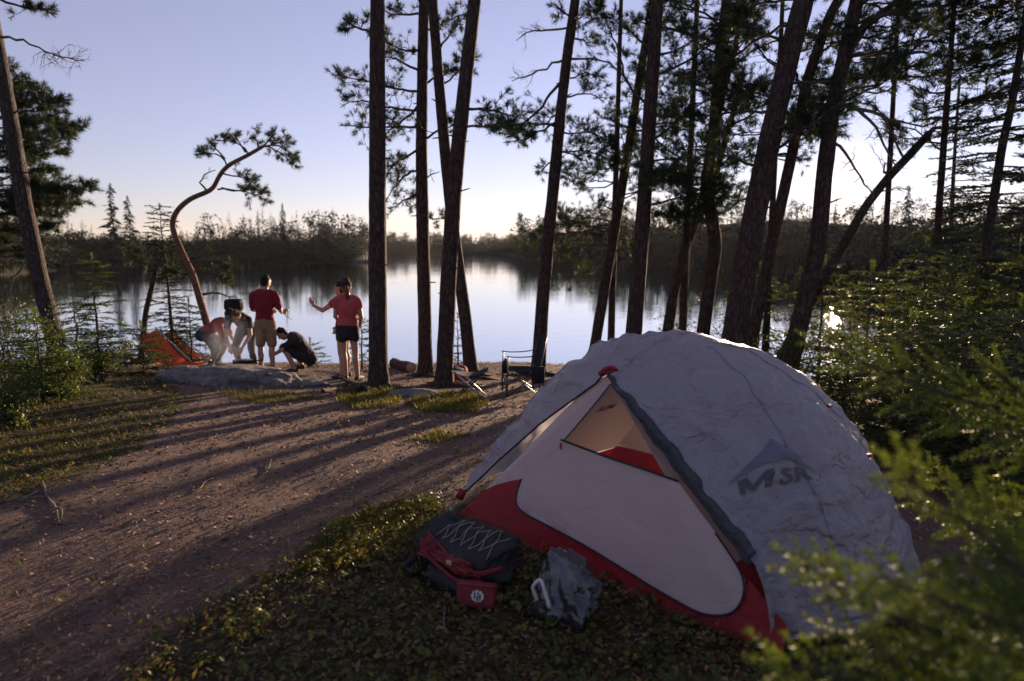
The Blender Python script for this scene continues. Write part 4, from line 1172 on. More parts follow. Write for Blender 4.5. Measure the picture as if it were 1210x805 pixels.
# zip lines
def wall_line(pix, off, r, name, m, parent=None):
    P = np.array([wall(u, v, off) for u, v in pix]) - TOFF
    mb = MB(); tube(mb, resample(P, .02), r, 6); return mb.build(name, m, parent or TENT, True)
wall_line(DOOR[2:22], .006, .005, 'zip', M['zip'], door)
wall_line([(664, 520), (720, 541), (760, 554), (802, 569)], .006, .006, 'window_hem', M['zip'], door)
wall_line([(666, 522), (690, 494), (712, 467), (722, 454)], .004, .004, 'window_seam', M['zip'], door)
mb = MB(); p = wall(664, 524, .012) - TOFF; tube(mb, np.array([p, p + [0, 0, -.035]]), [.006, .004], 6); mb.build('zip_pull', M['redtab'], door)
# mesh window over the opening
def mesh_mat():
    m, n, l, out = new_mat('mosquito_mesh')
    t = n.new('ShaderNodeBsdfTransparent'); d = n.new('ShaderNodeBsdfDiffuse'); d.inputs['Color'].default_value = (.16, .14, .14, 1)
    ms = n.new('ShaderNodeMixShader'); ms.inputs[0].default_value = .14
    l.new(t.outputs[0], ms.inputs[1]); l.new(d.outputs[0], ms.inputs[2]); l.new(ms.outputs[0], out.inputs['Surface']); return m
M['mesh'] = mesh_mat()
panel('window_mesh', [(666, 522), (690, 493), (712, 467), (724, 452), (770, 505), (812, 572), (760, 553), (720, 540)], M['mesh'], -.006, .003, 8)
# the rest of the inner tent: floor, back wall, two ends
F0, F1, B0, B1 = [.10, -.05, .02], [2.0, -.05, .02], [.10, 1.22, .02], [2.0, 1.22, .02]
PF, PB = [.93, .27, .91], [.93, .99, .91]
def sheet(name, quad, m, nu=14, nv=14, bulge=.02, parent=None, z0=0.0, z1=1.0):
    a, b, c, d = (np.array(q, float) for q in quad)
    mb = MB(); U, Vv = np.meshgrid(np.linspace(0, 1, nu), np.linspace(z0, z1, nv))
    P = (a * (1 - U[..., None]) + b * U[..., None]) * (1 - Vv[..., None]) + (d * (1 - U[..., None]) + c * U[..., None]) * Vv[..., None]
    nn_ = np.cross(b - a, d - a); nn_ /= np.linalg.norm(nn_)
    P = P + nn_ * (np.sin(U * PI) * np.sin(Vv * PI) * bulge)[..., None]
    i = np.arange(nv - 1)[:, None] * nu; j = np.arange(nu - 1)[None]
    mb.add(P.reshape(-1, 3), None, np.stack([i + j, i + j + 1, i + nu + j + 1, i + nu + j], -1).reshape(-1, 4))
    return tent_obj(name, mb, m, True, parent)
sheet('floor', [F0, F1, B1, B0], M['redfab'], bulge=.004)
sheet('back_wall', [B0, B1, [1.0, .99, .91], [.86, .99, .91]], M['canopy'], bulge=.0, z0=.24)
sheet('back_floor_wall', [B0, B1, [1.0, .99, .91], [.86, .99, .91]], M['redfab'], bulge=.0, z1=.235)
sheet('left_wall', [F0, B0, PB, PF], M['canopy'], bulge=-.02, z0=.22)
sheet('left_floor_wall', [F0, B0, PB, PF], M['redfab'], bulge=-.004, z1=.215)
sheet('right_wall', [F1, B1, PB, PF], M['canopy'], bulge=.02, z0=.22)
sheet('right_floor_wall', [F1, B1, PB, PF], M['redfab'], bulge=.004, z1=.215)
# stake, guy line, pole foot
mb = MB(); p0 = L1[-1]; tube(mb, np.array([p0 + [-.035, .01, -.02], p0 + [-.06, 0, -.075], p0 + [-.09, -.02, -.14]]), .003, 5); mb.build('guy_line', M['alu'], TENT)
mb = MB(); boxm(mb, p0 + [-.02, .0, -.005], (.05, .03, .06), Matrix.Rotation(.4, 3, 'Y')); mb.build('corner_tab', M['redtab'], TENT)
mb = MB(); tube(mb, np.array([p0 + [-.08, -.015, -.08], p0 + [-.11, -.03, -.2]]), [.006, .004], 6); mb.build('stake', M['alu'], TENT)

# lettering and mountain mark printed on the fly
def text_mesh(txt, size):
    cu = bpy.data.curves.new('print', 'FONT'); cu.body = txt; cu.size = size; cu.align_x = 'CENTER'; cu.offset = .0022 * size / .1
    cu.resolution_u = 3
    o = bpy.data.objects.new('print', cu); COL.objects.link(o)
    dg = bpy.context.evaluated_depsgraph_get()
    me = bpy.data.meshes.new_from_object(o.evaluated_get(dg))
    bpy.data.objects.remove(o)
    bm = bmesh.new(); bm.from_mesh(me)
    bmesh.ops.triangulate(bm, faces=bm.faces[:])
    for _ in range(4): 
        bmesh.ops.subdivide_edges(bm, edges=[e for e in bm.edges if e.calc_length() > .008], cuts=1); bmesh.ops.triangulate(bm, faces=bm.faces[:])
    bm.to_mesh(me); bm.free()
    return me
lc = on_fly(1.78, .40, 0)
r_ = ray(924, 560); h = FLYBVH.ray_cast(Vector(CAM - TOFF), Vector(r_).normalized())
lc = h[0]; ln = Vector((0, 0, 0))
for du, dv in ((0, 0), (-35, 0), (35, 0), (0, -28), (0, 20), (-25, -15), (25, 15)):
    h2 = FLYBVH.ray_cast(Vector(CAM - TOFF), Vector(ray(924 + du, 560 + dv)).normalized())
    if h2[0]: ln += h2[1] if h2[1].dot(Vector(r_)) < 0 else -h2[1]
ln.normalize()
lx = Vector((0, 0, 1)).cross(ln).normalized(); ly = ln.cross(lx)
lx = (lx + ly * -.46).normalized(); ly = ln.cross(lx)
def stamp(me, name, m, shear=.18, wide=1.0):
    for v in me.vertices:
        a, b = (v.co.x * wide + v.co.y * shear) * .9, v.co.y * .9
        o = lc + lx * a + ly * b + ln * .2
        hh = FLYBVH.ray_cast(o, -ln)
        v.co = (hh[0] if hh[0] else lc + lx * a + ly * b) + ln * .010
    return link(name, me, m, fly)
tm = text_mesh('SR', .105)
for v in tm.vertices: v.co.y -= .045; v.co.x += .048
stamp_M = [(0, 0), (.2, 0), (.2, .42), (.36, .12), (.52, .12), (.68, .42), (.68, 0), (.88, 0), (.88, .72), (.66, .72), (.44, .34), (.22, .72), (0, .72)]
stamp(tm, 'printed_letters', M['ink'], .18, 1.25)
def poly_mesh(pts):
    bm = bmesh.new(); f = bm.faces.new([bm.verts.new((x, y, 0)) for x, y in pts]); f.normal_update(); bmesh.ops.triangulate(bm, faces=bm.faces[:], ngon_method='EAR_CLIP')
    for _ in range(4): bmesh.ops.subdivide_edges(bm, edges=[e for e in bm.edges if e.calc_length() > .008], cuts=1); bmesh.ops.triangulate(bm, faces=bm.faces[:])
    me = bpy.data.meshes.new('print'); bm.to_mesh(me); bm.free(); return me
stamp(poly_mesh([(-.118 + x * .098, -.045 + y * .105) for x, y in stamp_M]), 'printed_letters', M['ink'], .18, 1.25)
bm = bmesh.new()
mt = [(-.175, .035), (-.06, .125), (0, .19), (.085, .105), (.20, -.01), (.13, .04), (.075, .062), (.03, .075), (-.01, .06), (-.05, .072), (-.10, .055)]
bm.faces.new([bm.verts.new((x, y, 0)) for x, y in mt]).normal_update(); bmesh.ops.triangulate(bm, faces=bm.faces[:], ngon_method='EAR_CLIP')
for _ in range(3): bmesh.ops.subdivide_edges(bm, edges=[e for e in bm.edges if e.calc_length() > .014], cuts=1); bmesh.ops.triangulate(bm, faces=bm.faces[:])
me = bpy.data.meshes.new('printed_mountain'); bm.to_mesh(me); bm.free()
stamp(me, 'printed_mountain', M['inkblue'], 0)
# the same letters on the far side, seen reversed through the wall
inner = [o for o in bpy.data.objects if o.name.split('.')[0] in ('back_wall', 'left_wall', 'right_wall')]
best = None
for o in inner:
    bt = BVHTree.FromPolygons([v.co for v in o.data.vertices], [p_.vertices[:] for p_ in o.data.polygons])
    h = bt.ray_cast(Vector(CAM - TOFF), Vector(ray(716, 481)).normalized())
    if h[0] and (best is None or h[3] < best[1][3]): best = (bt, h, o)
if best:
    bt, h, o = best
    wnr = h[1] if h[1].dot(Vector(ray(716, 481))) < 0 else -h[1]
    wx = Vector((0, 0, 1)).cross(wnr).normalized(); wy = wnr.cross(wx)
    tm = text_mesh('MSR', .085)
    for v in tm.vertices:
        v.co = h[0] + wx * (-v.co.x * 1.1) + wy * (v.co.y - .03) + wnr * .006
    link('printed_letters', tm, M['ink'], TENT)

# ------------------------------------------------------------------ people
M['skin'] = mat('skin', (.42, .23, .16), (.36, .19, .13), 12, .55, .05, 60, .35)
M['shirt_maroon'] = mat('maroon_cotton', (.20, .022, .030), (.14, .016, .022), 14, .85, .35, 40, .15)
M['shirt_coral'] = mat('coral_cotton', (.46, .085, .085), (.36, .06, .065), 14, .85, .35, 40, .15)
M['shirt_red'] = mat('red_cotton', (.36, .045, .05), (.26, .03, .035), 14, .85, .35, 40, .15)
M['cloth_black'] = mat('black_cotton', (.030, .028, .032), (.018, .017, .02), 20, .85, .3, 50, .2)
M['khaki'] = mat('khaki_cotton', (.27, .19, .11), (.20, .14, .08), 14, .85, .35, 40, .15)
M['denim'] = mat('dark_denim', (.06, .065, .085), (.035, .038, .05), 30, .85, .3, 60, .2)
M['hair_dark'] = mat('dark_hair', (.025, .018, .015), (.012, .009, .008), 60, .8, .4, 90, .12, stretch=(6, 6, 1))
M['hair_brown'] = mat('brown_hair', (.16, .085, .045), (.09, .045, .025), 60, .8, .4, 90, .12, stretch=(6, 6, 1))
M['shoe'] = mat('dark_shoe', (.05, .045, .045), (.03, .028, .028), 30, .7, .2, 60, .3)
M['eye'] = mat('eye', (.02, .015, .012), (.01, .01, .01), 30, .2, 0, 60, .5)

def ell_tube(mb, pts, n=14):
    """closed loft: pts = [(centre, rx, ry, xaxis)], capped round"""
    P = np.array([p[0] for p in pts], float)
    T = np.gradient(P, axis=0); T /= np.linalg.norm(T, axis=1)[:, None] + 1e-9
    a = np.arange(n) / n * 2 * PI; rings = []
    def ring(c, t, rx, ry, xa):
        xa = np.asarray(xa, float); xa = xa - t * np.dot(xa, t); xa = unit(xa); ya = np.cross(t, xa)
        return c + np.cos(a)[:, None] * xa * rx + np.sin(a)[:, None] * ya * ry
    first, last = pts[0], pts[-1]
    for q in (.25, .7, .93):
        s = math.sqrt(1 - (1 - q) ** 2)
        rings.append(ring(P[0] - T[0] * min(first[1], first[2]) * (1 - q), T[0], first[1] * s, first[2] * s, first[3]))
    for i, p in enumerate(pts): rings.append(ring(P[i], T[i], p[1], p[2], p[3]))
    for q in (.93, .7, .25):
        s = math.sqrt(1 - (1 - q) ** 2)
        rings.append(ring(P[-1] + T[-1] * min(last[1], last[2]) * (1 - q), T[-1], last[1] * s, last[2] * s, last[3]))
    k = len(rings); V = np.vstack(rings)
    V = np.vstack([V, rings[0].mean(0)[None] , rings[-1].mean(0)[None]])
    i = np.arange(k - 1)[:, None] * n; j = np.arange(n)[None]; j2 = (j + 1) % n; jj = np.arange(n)
    mb.add(V, np.vstack([np.stack([np.full(n, k * n), (jj + 1) % n, jj], 1), np.stack([np.full(n, k * n + 1), (k - 1) * n + jj, (k - 1) * n + (jj + 1) % n], 1)]),
           np.stack([i + j, i + j2, i + n + j2, i + n + j], -1).reshape(-1, 4))
def cap(mb, a, b, ra, rb, xa=(1, 0, 0)):
    a, b = np.asarray(a, float), np.asarray(b, float)
    d = unit(b - a)
    if abs(np.dot(d, unit(xa))) > .9: xa = (0, 1, .2)
    ell_tube(mb, [(a, ra, ra, xa), ((a + b) / 2, (ra + rb) / 2 * 1.02, (ra + rb) / 2 * 1.02, xa), (b, rb, rb, xa)], 12)
def remeshed(mb, name, m, parent, voxel=.012, sm=4):
    me = mb.mesh(name + '_raw')
    o = bpy.data.objects.new('raw', me); COL.objects.link(o)
    md = o.modifiers.new('r', 'REMESH'); md.mode = 'VOXEL'; md.voxel_size = voxel; md.use_smooth_shade = True
    s2 = o.modifiers.new('s', 'SMOOTH'); s2.factor = .5; s2.iterations = sm
    dg = bpy.context.evaluated_depsgraph_get()
    out = bpy.data.meshes.new_from_object(o.evaluated_get(dg)); out.name = name
    bpy.data.objects.remove(o)
    return link(name, out, m, parent)
def fold(o, amp=.012, sc=9):
    me = o.data; n = len(me.vertices)
    co = np.zeros(n * 3, np.float32); nr = np.zeros(n * 3, np.float32)
    me.vertices.foreach_get('co', co); me.vertex_normals.foreach_get('vector', nr)
    co = co.reshape(-1, 3); nr = nr.reshape(-1, 3)
    d = np.array([mnoise.noise(Vector((c[0] * sc, c[1] * sc, c[2] * sc * .6))) + .4 * mnoise.noise(Vector(c) * sc * 2.4) for c in co.astype(float)])
    me.vertices.foreach_set('co', (co + nr * (d * amp)[:, None]).astype(np.float32).ravel()); me.update()
def person(label, loc, J, top, bottom, legs='shorts', hair='hair_dark', cap_m=None, shoe=True, tail=False, sleeves=.55, scale=1.0, rest=0.0):
    loc = np.array(loc, float); loc[2] = hz(loc[0], loc[1]) + rest
    root = empty('person', loc, label, 'person')
    J = {k: np.array(v, float) * scale for k, v in J.items()}
    sx = unit(J['shR'] - J['shL']); hx = unit(J['hipR'] - J['hipL']); S = scale
    up = unit(J['neck'] - J['chest']); hd = J['head']; hup = unit(J.get('hup', up)); face = unit(J['face'])
    face = unit(face - hup * np.dot(face, hup)); hside = np.cross(face, hup)
    def torso(mb, g):
        ell_tube(mb, [(J['pelvis'] - unit(J['chest'] - J['pelvis']) * .05 * S, .145 * S + g, .105 * S + g, hx), (J['pelvis'], .16 * S + g, .115 * S + g, hx), ((J['pelvis'] * .55 + J['chest'] * .45), .138 * S + g, .098 * S + g, hx + sx),
                      (J['chest'], .162 * S + g, .112 * S + g, sx), ((J['chest'] * .4 + J['neck'] * .6), .155 * S + g, .092 * S + g, sx), (J['neck'] - up * .03 * S, .07 * S + g, .06 * S + g, sx)], 16)
    b = MB()
    torso(b, 0)
    cap(b, J['neck'] - up * .06 * S, hd - hup * .03 * S, .058 * S, .052 * S)
    # head: skull, jaw, brow, nose, ears
    ell_tube(b, [(hd - hup * .085 * S + face * .028 * S, .042 * S, .045 * S, hside), (hd - hup * .05 * S + face * .015 * S, .060 * S, .070 * S, hside), (hd + face * .003 * S, .072 * S, .090 * S, hside), (hd + hup * .045 * S, .074 * S, .092 * S, hside), (hd + hup * .085 * S - face * .006 * S, .055 * S, .068 * S, hside)], 14)
    cap(b, hd + face * .085 * S + hup * .012 * S, hd + face * .108 * S - hup * .024 * S, .010 * S, .015 * S)
    cap(b, hd + face * .080 * S + hup * .030 * S - hside * .035 * S, hd + face * .080 * S + hup * .030 * S + hside * .035 * S, .013 * S, .013 * S)
    cap(b, hd + face * .078 * S - hup * .052 * S - hside * .02 * S, hd + face * .078 * S - hup * .052 * S + hside * .02 * S, .010 * S, .010 * S)
    for s in (-1, 1): cap(b, hd + hside * s * .076 * S - hup * .018 * S, hd + hside * s * .080 * S + hup * .018 * S, .012 * S, .016 * S)
    for s, sh, el, wr, ha in ((-1, 'shL', 'elL', 'wrL', 'haL'), (1, 'shR', 'elR', 'wrR', 'haR')):
        cap(b, J['neck'] * .45 + J[sh] * .55, J[sh], .062 * S, .056 * S)
        cap(b, J[sh], J[el], .052 * S, .040 * S); cap(b, J[el], J[wr], .041 * S, .027 * S)
        # hand: palm, four fingers, thumb
        hdn = unit(J[ha] - J[wr]); w = unit(np.cross(hdn, [.3, .8, .2] if abs(hdn[1]) < .8 else [1, .2, .2])); pn = np.cross(w, hdn)
        ell_tube(b, [(J[wr], .026 * S, .020 * S, w), (J[wr] + hdn * .045 * S, .040 * S, .017 * S, w), (J[wr] + hdn * .085 * S, .040 * S, .015 * S, w)], 10)
        for q in range(4):
            fr = J[wr] + hdn * .08 * S + w * (q - 1.5) * .021 * S; fl = (.07, .08, .075, .058)[q] * S
            mid = fr + hdn * fl * .55 + pn * .008 * S
            cap(b, fr, mid, .0105 * S, .0095 * S); cap(b, mid, mid + unit(hdn + pn * .6) * fl * .5, .0095 * S, .008 * S)
        th = J[wr] + hdn * .03 * S - w * .032 * S
        cap(b, th, th + unit(hdn * .7 - w * .7) * .045 * S, .013 * S, .011 * S); cap(b, th + unit(hdn * .7 - w * .7) * .045 * S, th + unit(hdn * .7 - w * .7) * .045 * S + unit(hdn - w * .2) * .03 * S, .011 * S, .009 * S)
    for hp, kn, an, to in (('hipL', 'knL', 'anL', 'toL'), ('hipR', 'knR', 'anR', 'toR')):
        cap(b, J[hp], J[kn], .082 * S, .056 * S)
        sh_ = J[kn] * .68 + J[an] * .32 + unit(J[an] - J[to]) * .02 * S
        ell_tube(b, [(J[kn], .054 * S, .054 * S, hx), (sh_, .056 * S, .058 * S, hx), (J[an], .037 * S, .040 * S, hx)], 12)
        cap(b, J[an] - [0, 0, .03 * S], J[to], .038 * S, .030 * S)
    body = remeshed(b, 'body', M['skin'], root, .0135 * S, 2)
    for s in (-1, 1):
        e = MB(); cap(e, hd + face * .078 * S + hup * .012 * S + hside * s * .030 * S, hd + face * .084 * S + hup * .012 * S + hside * s * .030 * S, .011 * S, .010 * S); e.build('eye', M['eye'], root, True)
    # shirt
    c = MB(); torso(c, .016)
    for sh, el in (('shL', 'elL'), ('shR', 'elR')):
        cap(c, J['neck'] * .5 + J[sh] * .5, J[sh], .074 * S, .072 * S)
        cap(c, J[sh], J[sh] + (J[el] - J[sh]) * sleeves, .072 * S, .066 * S)
    o = remeshed(c, 'shirt', M[top], root, .016 * S, 3); fold(o, .016)
    # shorts or trousers
    c = MB()
    ell_tube(c, [(J['pelvis'] - unit(J['chest'] - J['pelvis']) * .10 * S, .165 * S, .13 * S, hx), (J['pelvis'] - unit(J['chest'] - J['pelvis']) * .02 * S, .178 * S, .134 * S, hx), (J['pelvis'] + unit(J['chest'] - J['pelvis']) * .05 * S, .165 * S, .124 * S, hx)], 16)
    fr = {'shorts': .92, 'short': .42, 'trousers': 1.0}[legs]
    for hp, kn, an in (('hipL', 'knL', 'anL'), ('hipR', 'knR', 'anR')):
        e_ = J[hp] + (J[kn] - J[hp]) * fr
        cap(c, J[hp], e_, .105 * S, (.088 if legs != 'trousers' else .072) * S)
        if legs == 'trousers': cap(c, J[kn], J[an] + [0, 0, .02], .070 * S, .055 * S)
    o = remeshed(c, 'trousers' if legs == 'trousers' else 'shorts', M[bottom], root, .016 * S, 3); fold(o, .016)
    # hair
    c = MB()
    ell_tube(c, [(hd - hup * .03 * S - face * .038 * S, .066 * S, .058 * S, hside), (hd + hup * .02 * S - face * .022 * S, .083 * S, .082 * S, hside), (hd + hup * .065 * S - face * .008 * S, .080 * S, .092 * S, hside), (hd + hup * .098 * S - face * .006 * S, .055 * S, .068 * S, hside)], 14)
    if tail:
        q = hd - face * .085 * S + hup * .03 * S
        ell_tube(c, [(q, .030 * S, .030 * S, hside), (q - face * .035 * S - hup * .05 * S, .040 * S, .036 * S, hside), (q - face * .03 * S - hup * .15 * S, .040 * S, .032 * S, hside), (q - face * .012 * S - hup * .26 * S, .018 * S, .016 * S, hside)], 10)
    o = remeshed(c, 'hair', M[hair], root, .011 * S, 2); fold(o, .007, 30)
    if cap_m:
        c = MB()
        ell_tube(c, [(hd + hup * .045 * S - face * .004 * S, .090 * S, .104 * S, hside), (hd + hup * .085 * S - face * .004 * S, .086 * S, .098 * S, hside), (hd + hup * .118 * S, .058 * S, .068 * S, hside)], 14)
        ell_tube(c, [(hd + hup * .052 * S + face * .07 * S, .072 * S, .010 * S, hside), (hd + hup * .048 * S + face * .13 * S, .068 * S, .009 * S, hside), (hd + hup * .040 * S + face * .165 * S, .050 * S, .008 * S, hside)], 12)
        remeshed(c, 'cap', M[cap_m], root, .010 * S, 2)
    if shoe:
        for an, to in (('anL', 'toL'), ('anR', 'toR')):
            c = MB(); fx = unit(np.cross(J[to] - J[an], [0, 0, 1]))
            bk = J[an] - unit((J[to] - J[an]) * [1, 1, 0]) * .035 * S; bk[2] = .045 * S
            t_ = J[to].copy(); t_[2] = .036 * S
            ell_tube(c, [(bk, .042 * S, .046 * S, fx), ((bk + t_) / 2 + [0, 0, .008], .046 * S, .048 * S, fx), (t_, .047 * S, .036 * S, fx), (t_ + unit((t_ - bk) * [1, 1, 0]) * .04 * S, .034 * S, .028 * S, fx)], 12)
            remeshed(c, 'shoe', M['shoe'], root, .012 * S, 2)
    return root

def foot_at(u, d): 
    p = at(u, 300, d); return [p[0], d, 0]
STAND = dict(pelvis=(0, 0, .95), chest=(0, .01, 1.28), neck=(.01, .02, 1.48), head=(.03, .05, 1.63), face=(.5, .8, -.35), hup=(.08, .15, 1),
             shL=(-.185, .01, 1.41), shR=(.185, .03, 1.41), elL=(-.245, .08, 1.14), elR=(.25, .10, 1.13), wrL=(-.03, .28, 1.07), wrR=(.20, .32, 1.06), haL=(.06, .33, 1.08), haR=(.26, .38, 1.10),
             hipL=(-.09, 0, .90), hipR=(.09, 0, .90), knL=(-.10, .02, .50), knR=(.11, .0, .50), anL=(-.10, -.02, .09), anR=(.12, -.03, .09), toL=(-.13, .11, .04), toR=(.17, .10, .04))
person('person in maroon t-shirt and khaki shorts standing with their back turned', foot_at(309, 12.6), STAND, 'shirt_maroon', 'khaki', 'shorts', 'hair_dark', None, sleeves=.75, scale=1.03)
SQUAT = dict(pelvis=(.20, .06, .30), chest=(.05, -.02, .58), neck=(-.08, -.08, .72), head=(-.20, -.14, .73), face=(-.7, -.5, -.5), hup=(-.5, -.3, .7),
             shL=(.0, -.20, .62), shR=(-.02, .15, .66), elL=(-.20, -.26, .44), elR=(-.22, .10, .46), wrL=(-.36, -.18, .34), wrR=(-.38, .0, .36), haL=(-.43, -.14, .30), haR=(-.45, -.02, .32),
             hipL=(.16, -.06, .27), hipR=(.16, .14, .27), knL=(-.20, -.20, .50), knR=(-.20, .18, .50), anL=(.02, -.20, .09), anR=(.04, .18, .09), toL=(-.12, -.25, .04), toR=(-.11, .20, .04))
person('person in black t-shirt squatting beside the one in khaki shorts', foot_at(345, 12.9), SQUAT, 'cloth_black', 'cloth_black', 'shorts', 'hair_dark', None, sleeves=.6)
BEND = dict(pelvis=(0, .34, .80), chest=(.0, .06, .99), neck=(.02, -.12, 1.05), head=(.04, -.24, 1.08), face=(.05, -.55, -.8), hup=(.05, -.85, .55),
            shL=(-.185, -.04, .99), shR=(.185, -.04, .99), elL=(-.235, -.12, .71), elR=(.235, -.12, .71), wrL=(-.13, -.24, .49), wrR=(.13, -.24, .49), haL=(-.09, -.28, .40), haR=(.09, -.28, .40),
            hipL=(-.10, .34, .76), hipR=(.10, .34, .76), knL=(-.15, .10, .44), knR=(.15, .10, .44), anL=(-.15, .26, .09), anR=(.15, .26, .09), toL=(-.18, .12, .04), toR=(.18, .12, .04))
person('person in black t-shirt and dark jeans bending over the fire', foot_at(279, 13.0), BEND, 'cloth_black', 'denim', 'trousers', 'hair_brown', None, sleeves=.5)
LEAN = dict(pelvis=(-.26, .06, .72), chest=(.02, .02, .90), neck=(.17, -.02, .97), head=(.27, -.05, 1.05), face=(.9, -.3, -.25), hup=(.1, 0, 1),
            shL=(.06, .17, .93), shR=(.10, -.18, .91), elL=(.14, .24, .66), elR=(.20, -.24, .64), wrL=(.28, .16, .46), wrR=(.34, -.20, .46), haL=(.34, .14, .38), haR=(.40, -.18, .38),
            hipL=(-.24, .15, .68), hipR=(-.24, -.05, .68), knL=(.02, .20, .42), knR=(.02, -.12, .42), anL=(-.14, .18, .09), anR=(-.14, -.10, .09), toL=(.0, .20, .04), toR=(.0, -.12, .04))
person('person in red top and black cap leaning toward the fire', foot_at(252, 13.3), LEAN, 'shirt_red', 'cloth_black', 'trousers', 'hair_dark', 'cloth_black', sleeves=.9)
WOMAN = dict(pelvis=(.0, 0, .92), chest=(.01, .01, 1.22), neck=(.0, .02, 1.40), head=(-.02, .06, 1.54), face=(-.35, .9, -.1), hup=(0, .08, 1),
             shL=(-.165, .02, 1.34), shR=(.17, .0, 1.34), elL=(-.21, .06, 1.07), elR=(.22, .02, 1.06), wrL=(-.15, .24, .93), wrR=(.16, .20, .90), haL=(-.11, .30, .88), haR=(.11, .27, .86),
             hipL=(-.085, 0, .87), hipR=(.085, 0, .87), knL=(-.09, .02, .48), knR=(.11, .0, .48), anL=(-.05, -.02, .09), anR=(.15, -.05, .09), toL=(-.09, .11, .04), toR=(.18, .09, .04))
person('person with brown ponytail in coral t-shirt and black shorts seen from behind', foot_at(408, 11.2), WOMAN, 'shirt_coral', 'cloth_black', 'short', 'hair_brown', 'cloth_black', sleeves=.35, tail=True)
WOMAN2 = dict(WOMAN, face=(-1, .1, -.1), shL=(-.08, -.12, 1.34), shR=(-.05, .17, 1.34), elL=(-.31, -.14, 1.19), wrL=(-.46, -.12, 1.27), haL=(-.52, -.11, 1.36), elR=(-.06, .24, 1.06), wrR=(-.16, .22, .88), haR=(-.20, .20, .80), hipL=(-.02, -.085, .87), hipR=(.0, .085, .87), knL=(-.04, -.09, .48), knR=(.0, .1, .48), anL=(-.02, -.09, .09), anR=(.02, .1, .09), toL=(-.15, -.10, .04), toR=(-.11, .12, .04), head=(-.04, .02, 1.54))
person('person with one arm raised, half hidden behind the coral t-shirt', foot_at(403, 11.65), WOMAN2, 'shirt_red', 'cloth_black', 'short', 'hair_dark', None, sleeves=.3)

# ------------------------------------------------------------------ rocks, logs, camp things
M['rock'] = mat('granite', (.27, .245, .235), (.10, .095, .095), 9, .9, 1.0, 16, .15, bdist=.06)
M['rockdark'] = mat('weathered_rock', (.20, .18, .17), (.09, .085, .085), 9, .9, .7, 28, .15, bdist=.03)
M['log'] = bark_mat('log_bark', (.17, .125, .10), (.10, .072, .06), (.03, .024, .022), 1.6)
M['cutwood'] = mat('sawn_wood', (.48, .33, .21), (.33, .21, .13), 25, .8, .3, 60, .2)
M['charred'] = mat('charred_wood', (.03, .027, .027), (.012, .011, .011), 20, .9, .6, 50, .2)
M['orange'] = mat('orange_nylon', (.72, .12, .035), (.62, .09, .028), 12, .6, .25, 30, .3, .35, (1.1, .9, .8))
M['redorange'] = mat('red_orange_nylon', (.55, .065, .04), (.46, .05, .03), 12, .6, .25, 30, .3, .35)
M['black_nylon'] = mat('black_nylon', (.022, .022, .025), (.014, .014, .016), 40, .8, .3, 60, .12)
M['frame'] = mat('black_tube', (.03, .03, .032), (.02, .02, .02), 40, .4, 0, 60, .5)
M['blue'] = mat('blue_nylon', (.05, .13, .38), (.035, .09, .28), 20, .5, .3, 50, .4)
M['white'] = mat('white_plastic', (.62, .60, .58), (.5, .48, .46), 20, .6, .2, 50, .3)
M['pack_red'] = mat('pack_red_fabric', (.20, .022, .030), (.13, .015, .02), 30, .65, .5, 90, .3)
M['pack_dark'] = mat('pack_charcoal_fabric', (.030, .029, .034), (.018, .018, .021), 30, .75, .5, 90, .25)
M['cord'] = mat('pale_cord', (.30, .27, .24), (.2, .18, .16), 60, .7, 0, 60, .2)

def rock(name, label, u, v, size, m='rock', seed=1, sink=.3, rz=0.0, cat='rock', group=None, p=None):
    p = ground(u, v) if p is None else p
    bm = bmesh.new(); bmesh.ops.create_icosphere(bm, subdivisions=5, radius=1)
    for vv in bm.verts:
        c = vv.co.copy()
        k = 1 + .30 * mnoise.noise(c * 1.1 + Vector((seed * 3.1, 0, 0))) + .12 * mnoise.noise(c * 3 + Vector((0, seed, 0))) + .07 * (1 - abs(mnoise.noise(c * 5 + Vector((seed, seed, 0))))) + .035 * mnoise.noise(c * 13)
        c = c * k
        c.z = c.z if c.z < .45 else .45 + (c.z - .45) * .55
        vv.co = Vector((c.x * size[0], c.y * size[1], c.z * size[2]))
    me = bpy.data.meshes.new(name); bm.to_mesh(me); bm.free()
    me.polygons.foreach_set('use_smooth', np.ones(len(me.polygons), bool))
    o = link(name, me, M[m]); o.location = (p[0], p[1], p[2] + size[2] * (.5 - sink)); o.rotation_euler = (0, 0, rz)
    return tag(o, label, cat, group)
rock('boulder', 'long low granite boulder in front of the fire', 286, 455, (.78, .46, .36), seed=2, rz=.06, sink=.46)
rock('rock', 'pointed grey rock at the end of the long granite boulder', 216, 452, (.36, .30, .24), seed=5, sink=.3)
rock('rock', 'flat pale rock among the bushes under the leaning pine', 105, 428, (.95, .55, .22), seed=7, sink=.25)
rock('rock', 'small grey rock on top of the pointed rock', 212, 440, (.20, .16, .13), seed=9, sink=-.1)
rock('rock', 'low pale rock between the two trunk feet', 488, 468, (.34, .18, .09), seed=12, sink=.3)
rock('rock', 'dark slab beside the firewood', 352, 456, (.42, .22, .10), 'rockdark', 14, .3)
for k, (u, v) in enumerate([(258, 441), (300, 441), (318, 440), (246, 440)]):
    rock('fire_ring_stone', 'sooty stone of the fire ring', u, v, (.16 + .03 * (k % 2), .14, .13), 'rockdark', 20 + k, .2, k, 'stone', 'stones round the fire')
rock('rock', 'bare sloping rock at the tip of the wooded point', 0, 0, (4.0, 3, .9), 'rockdark', 31, .35, p=np.array([*(at(421, 300, 176)[:2]), -2.0]))

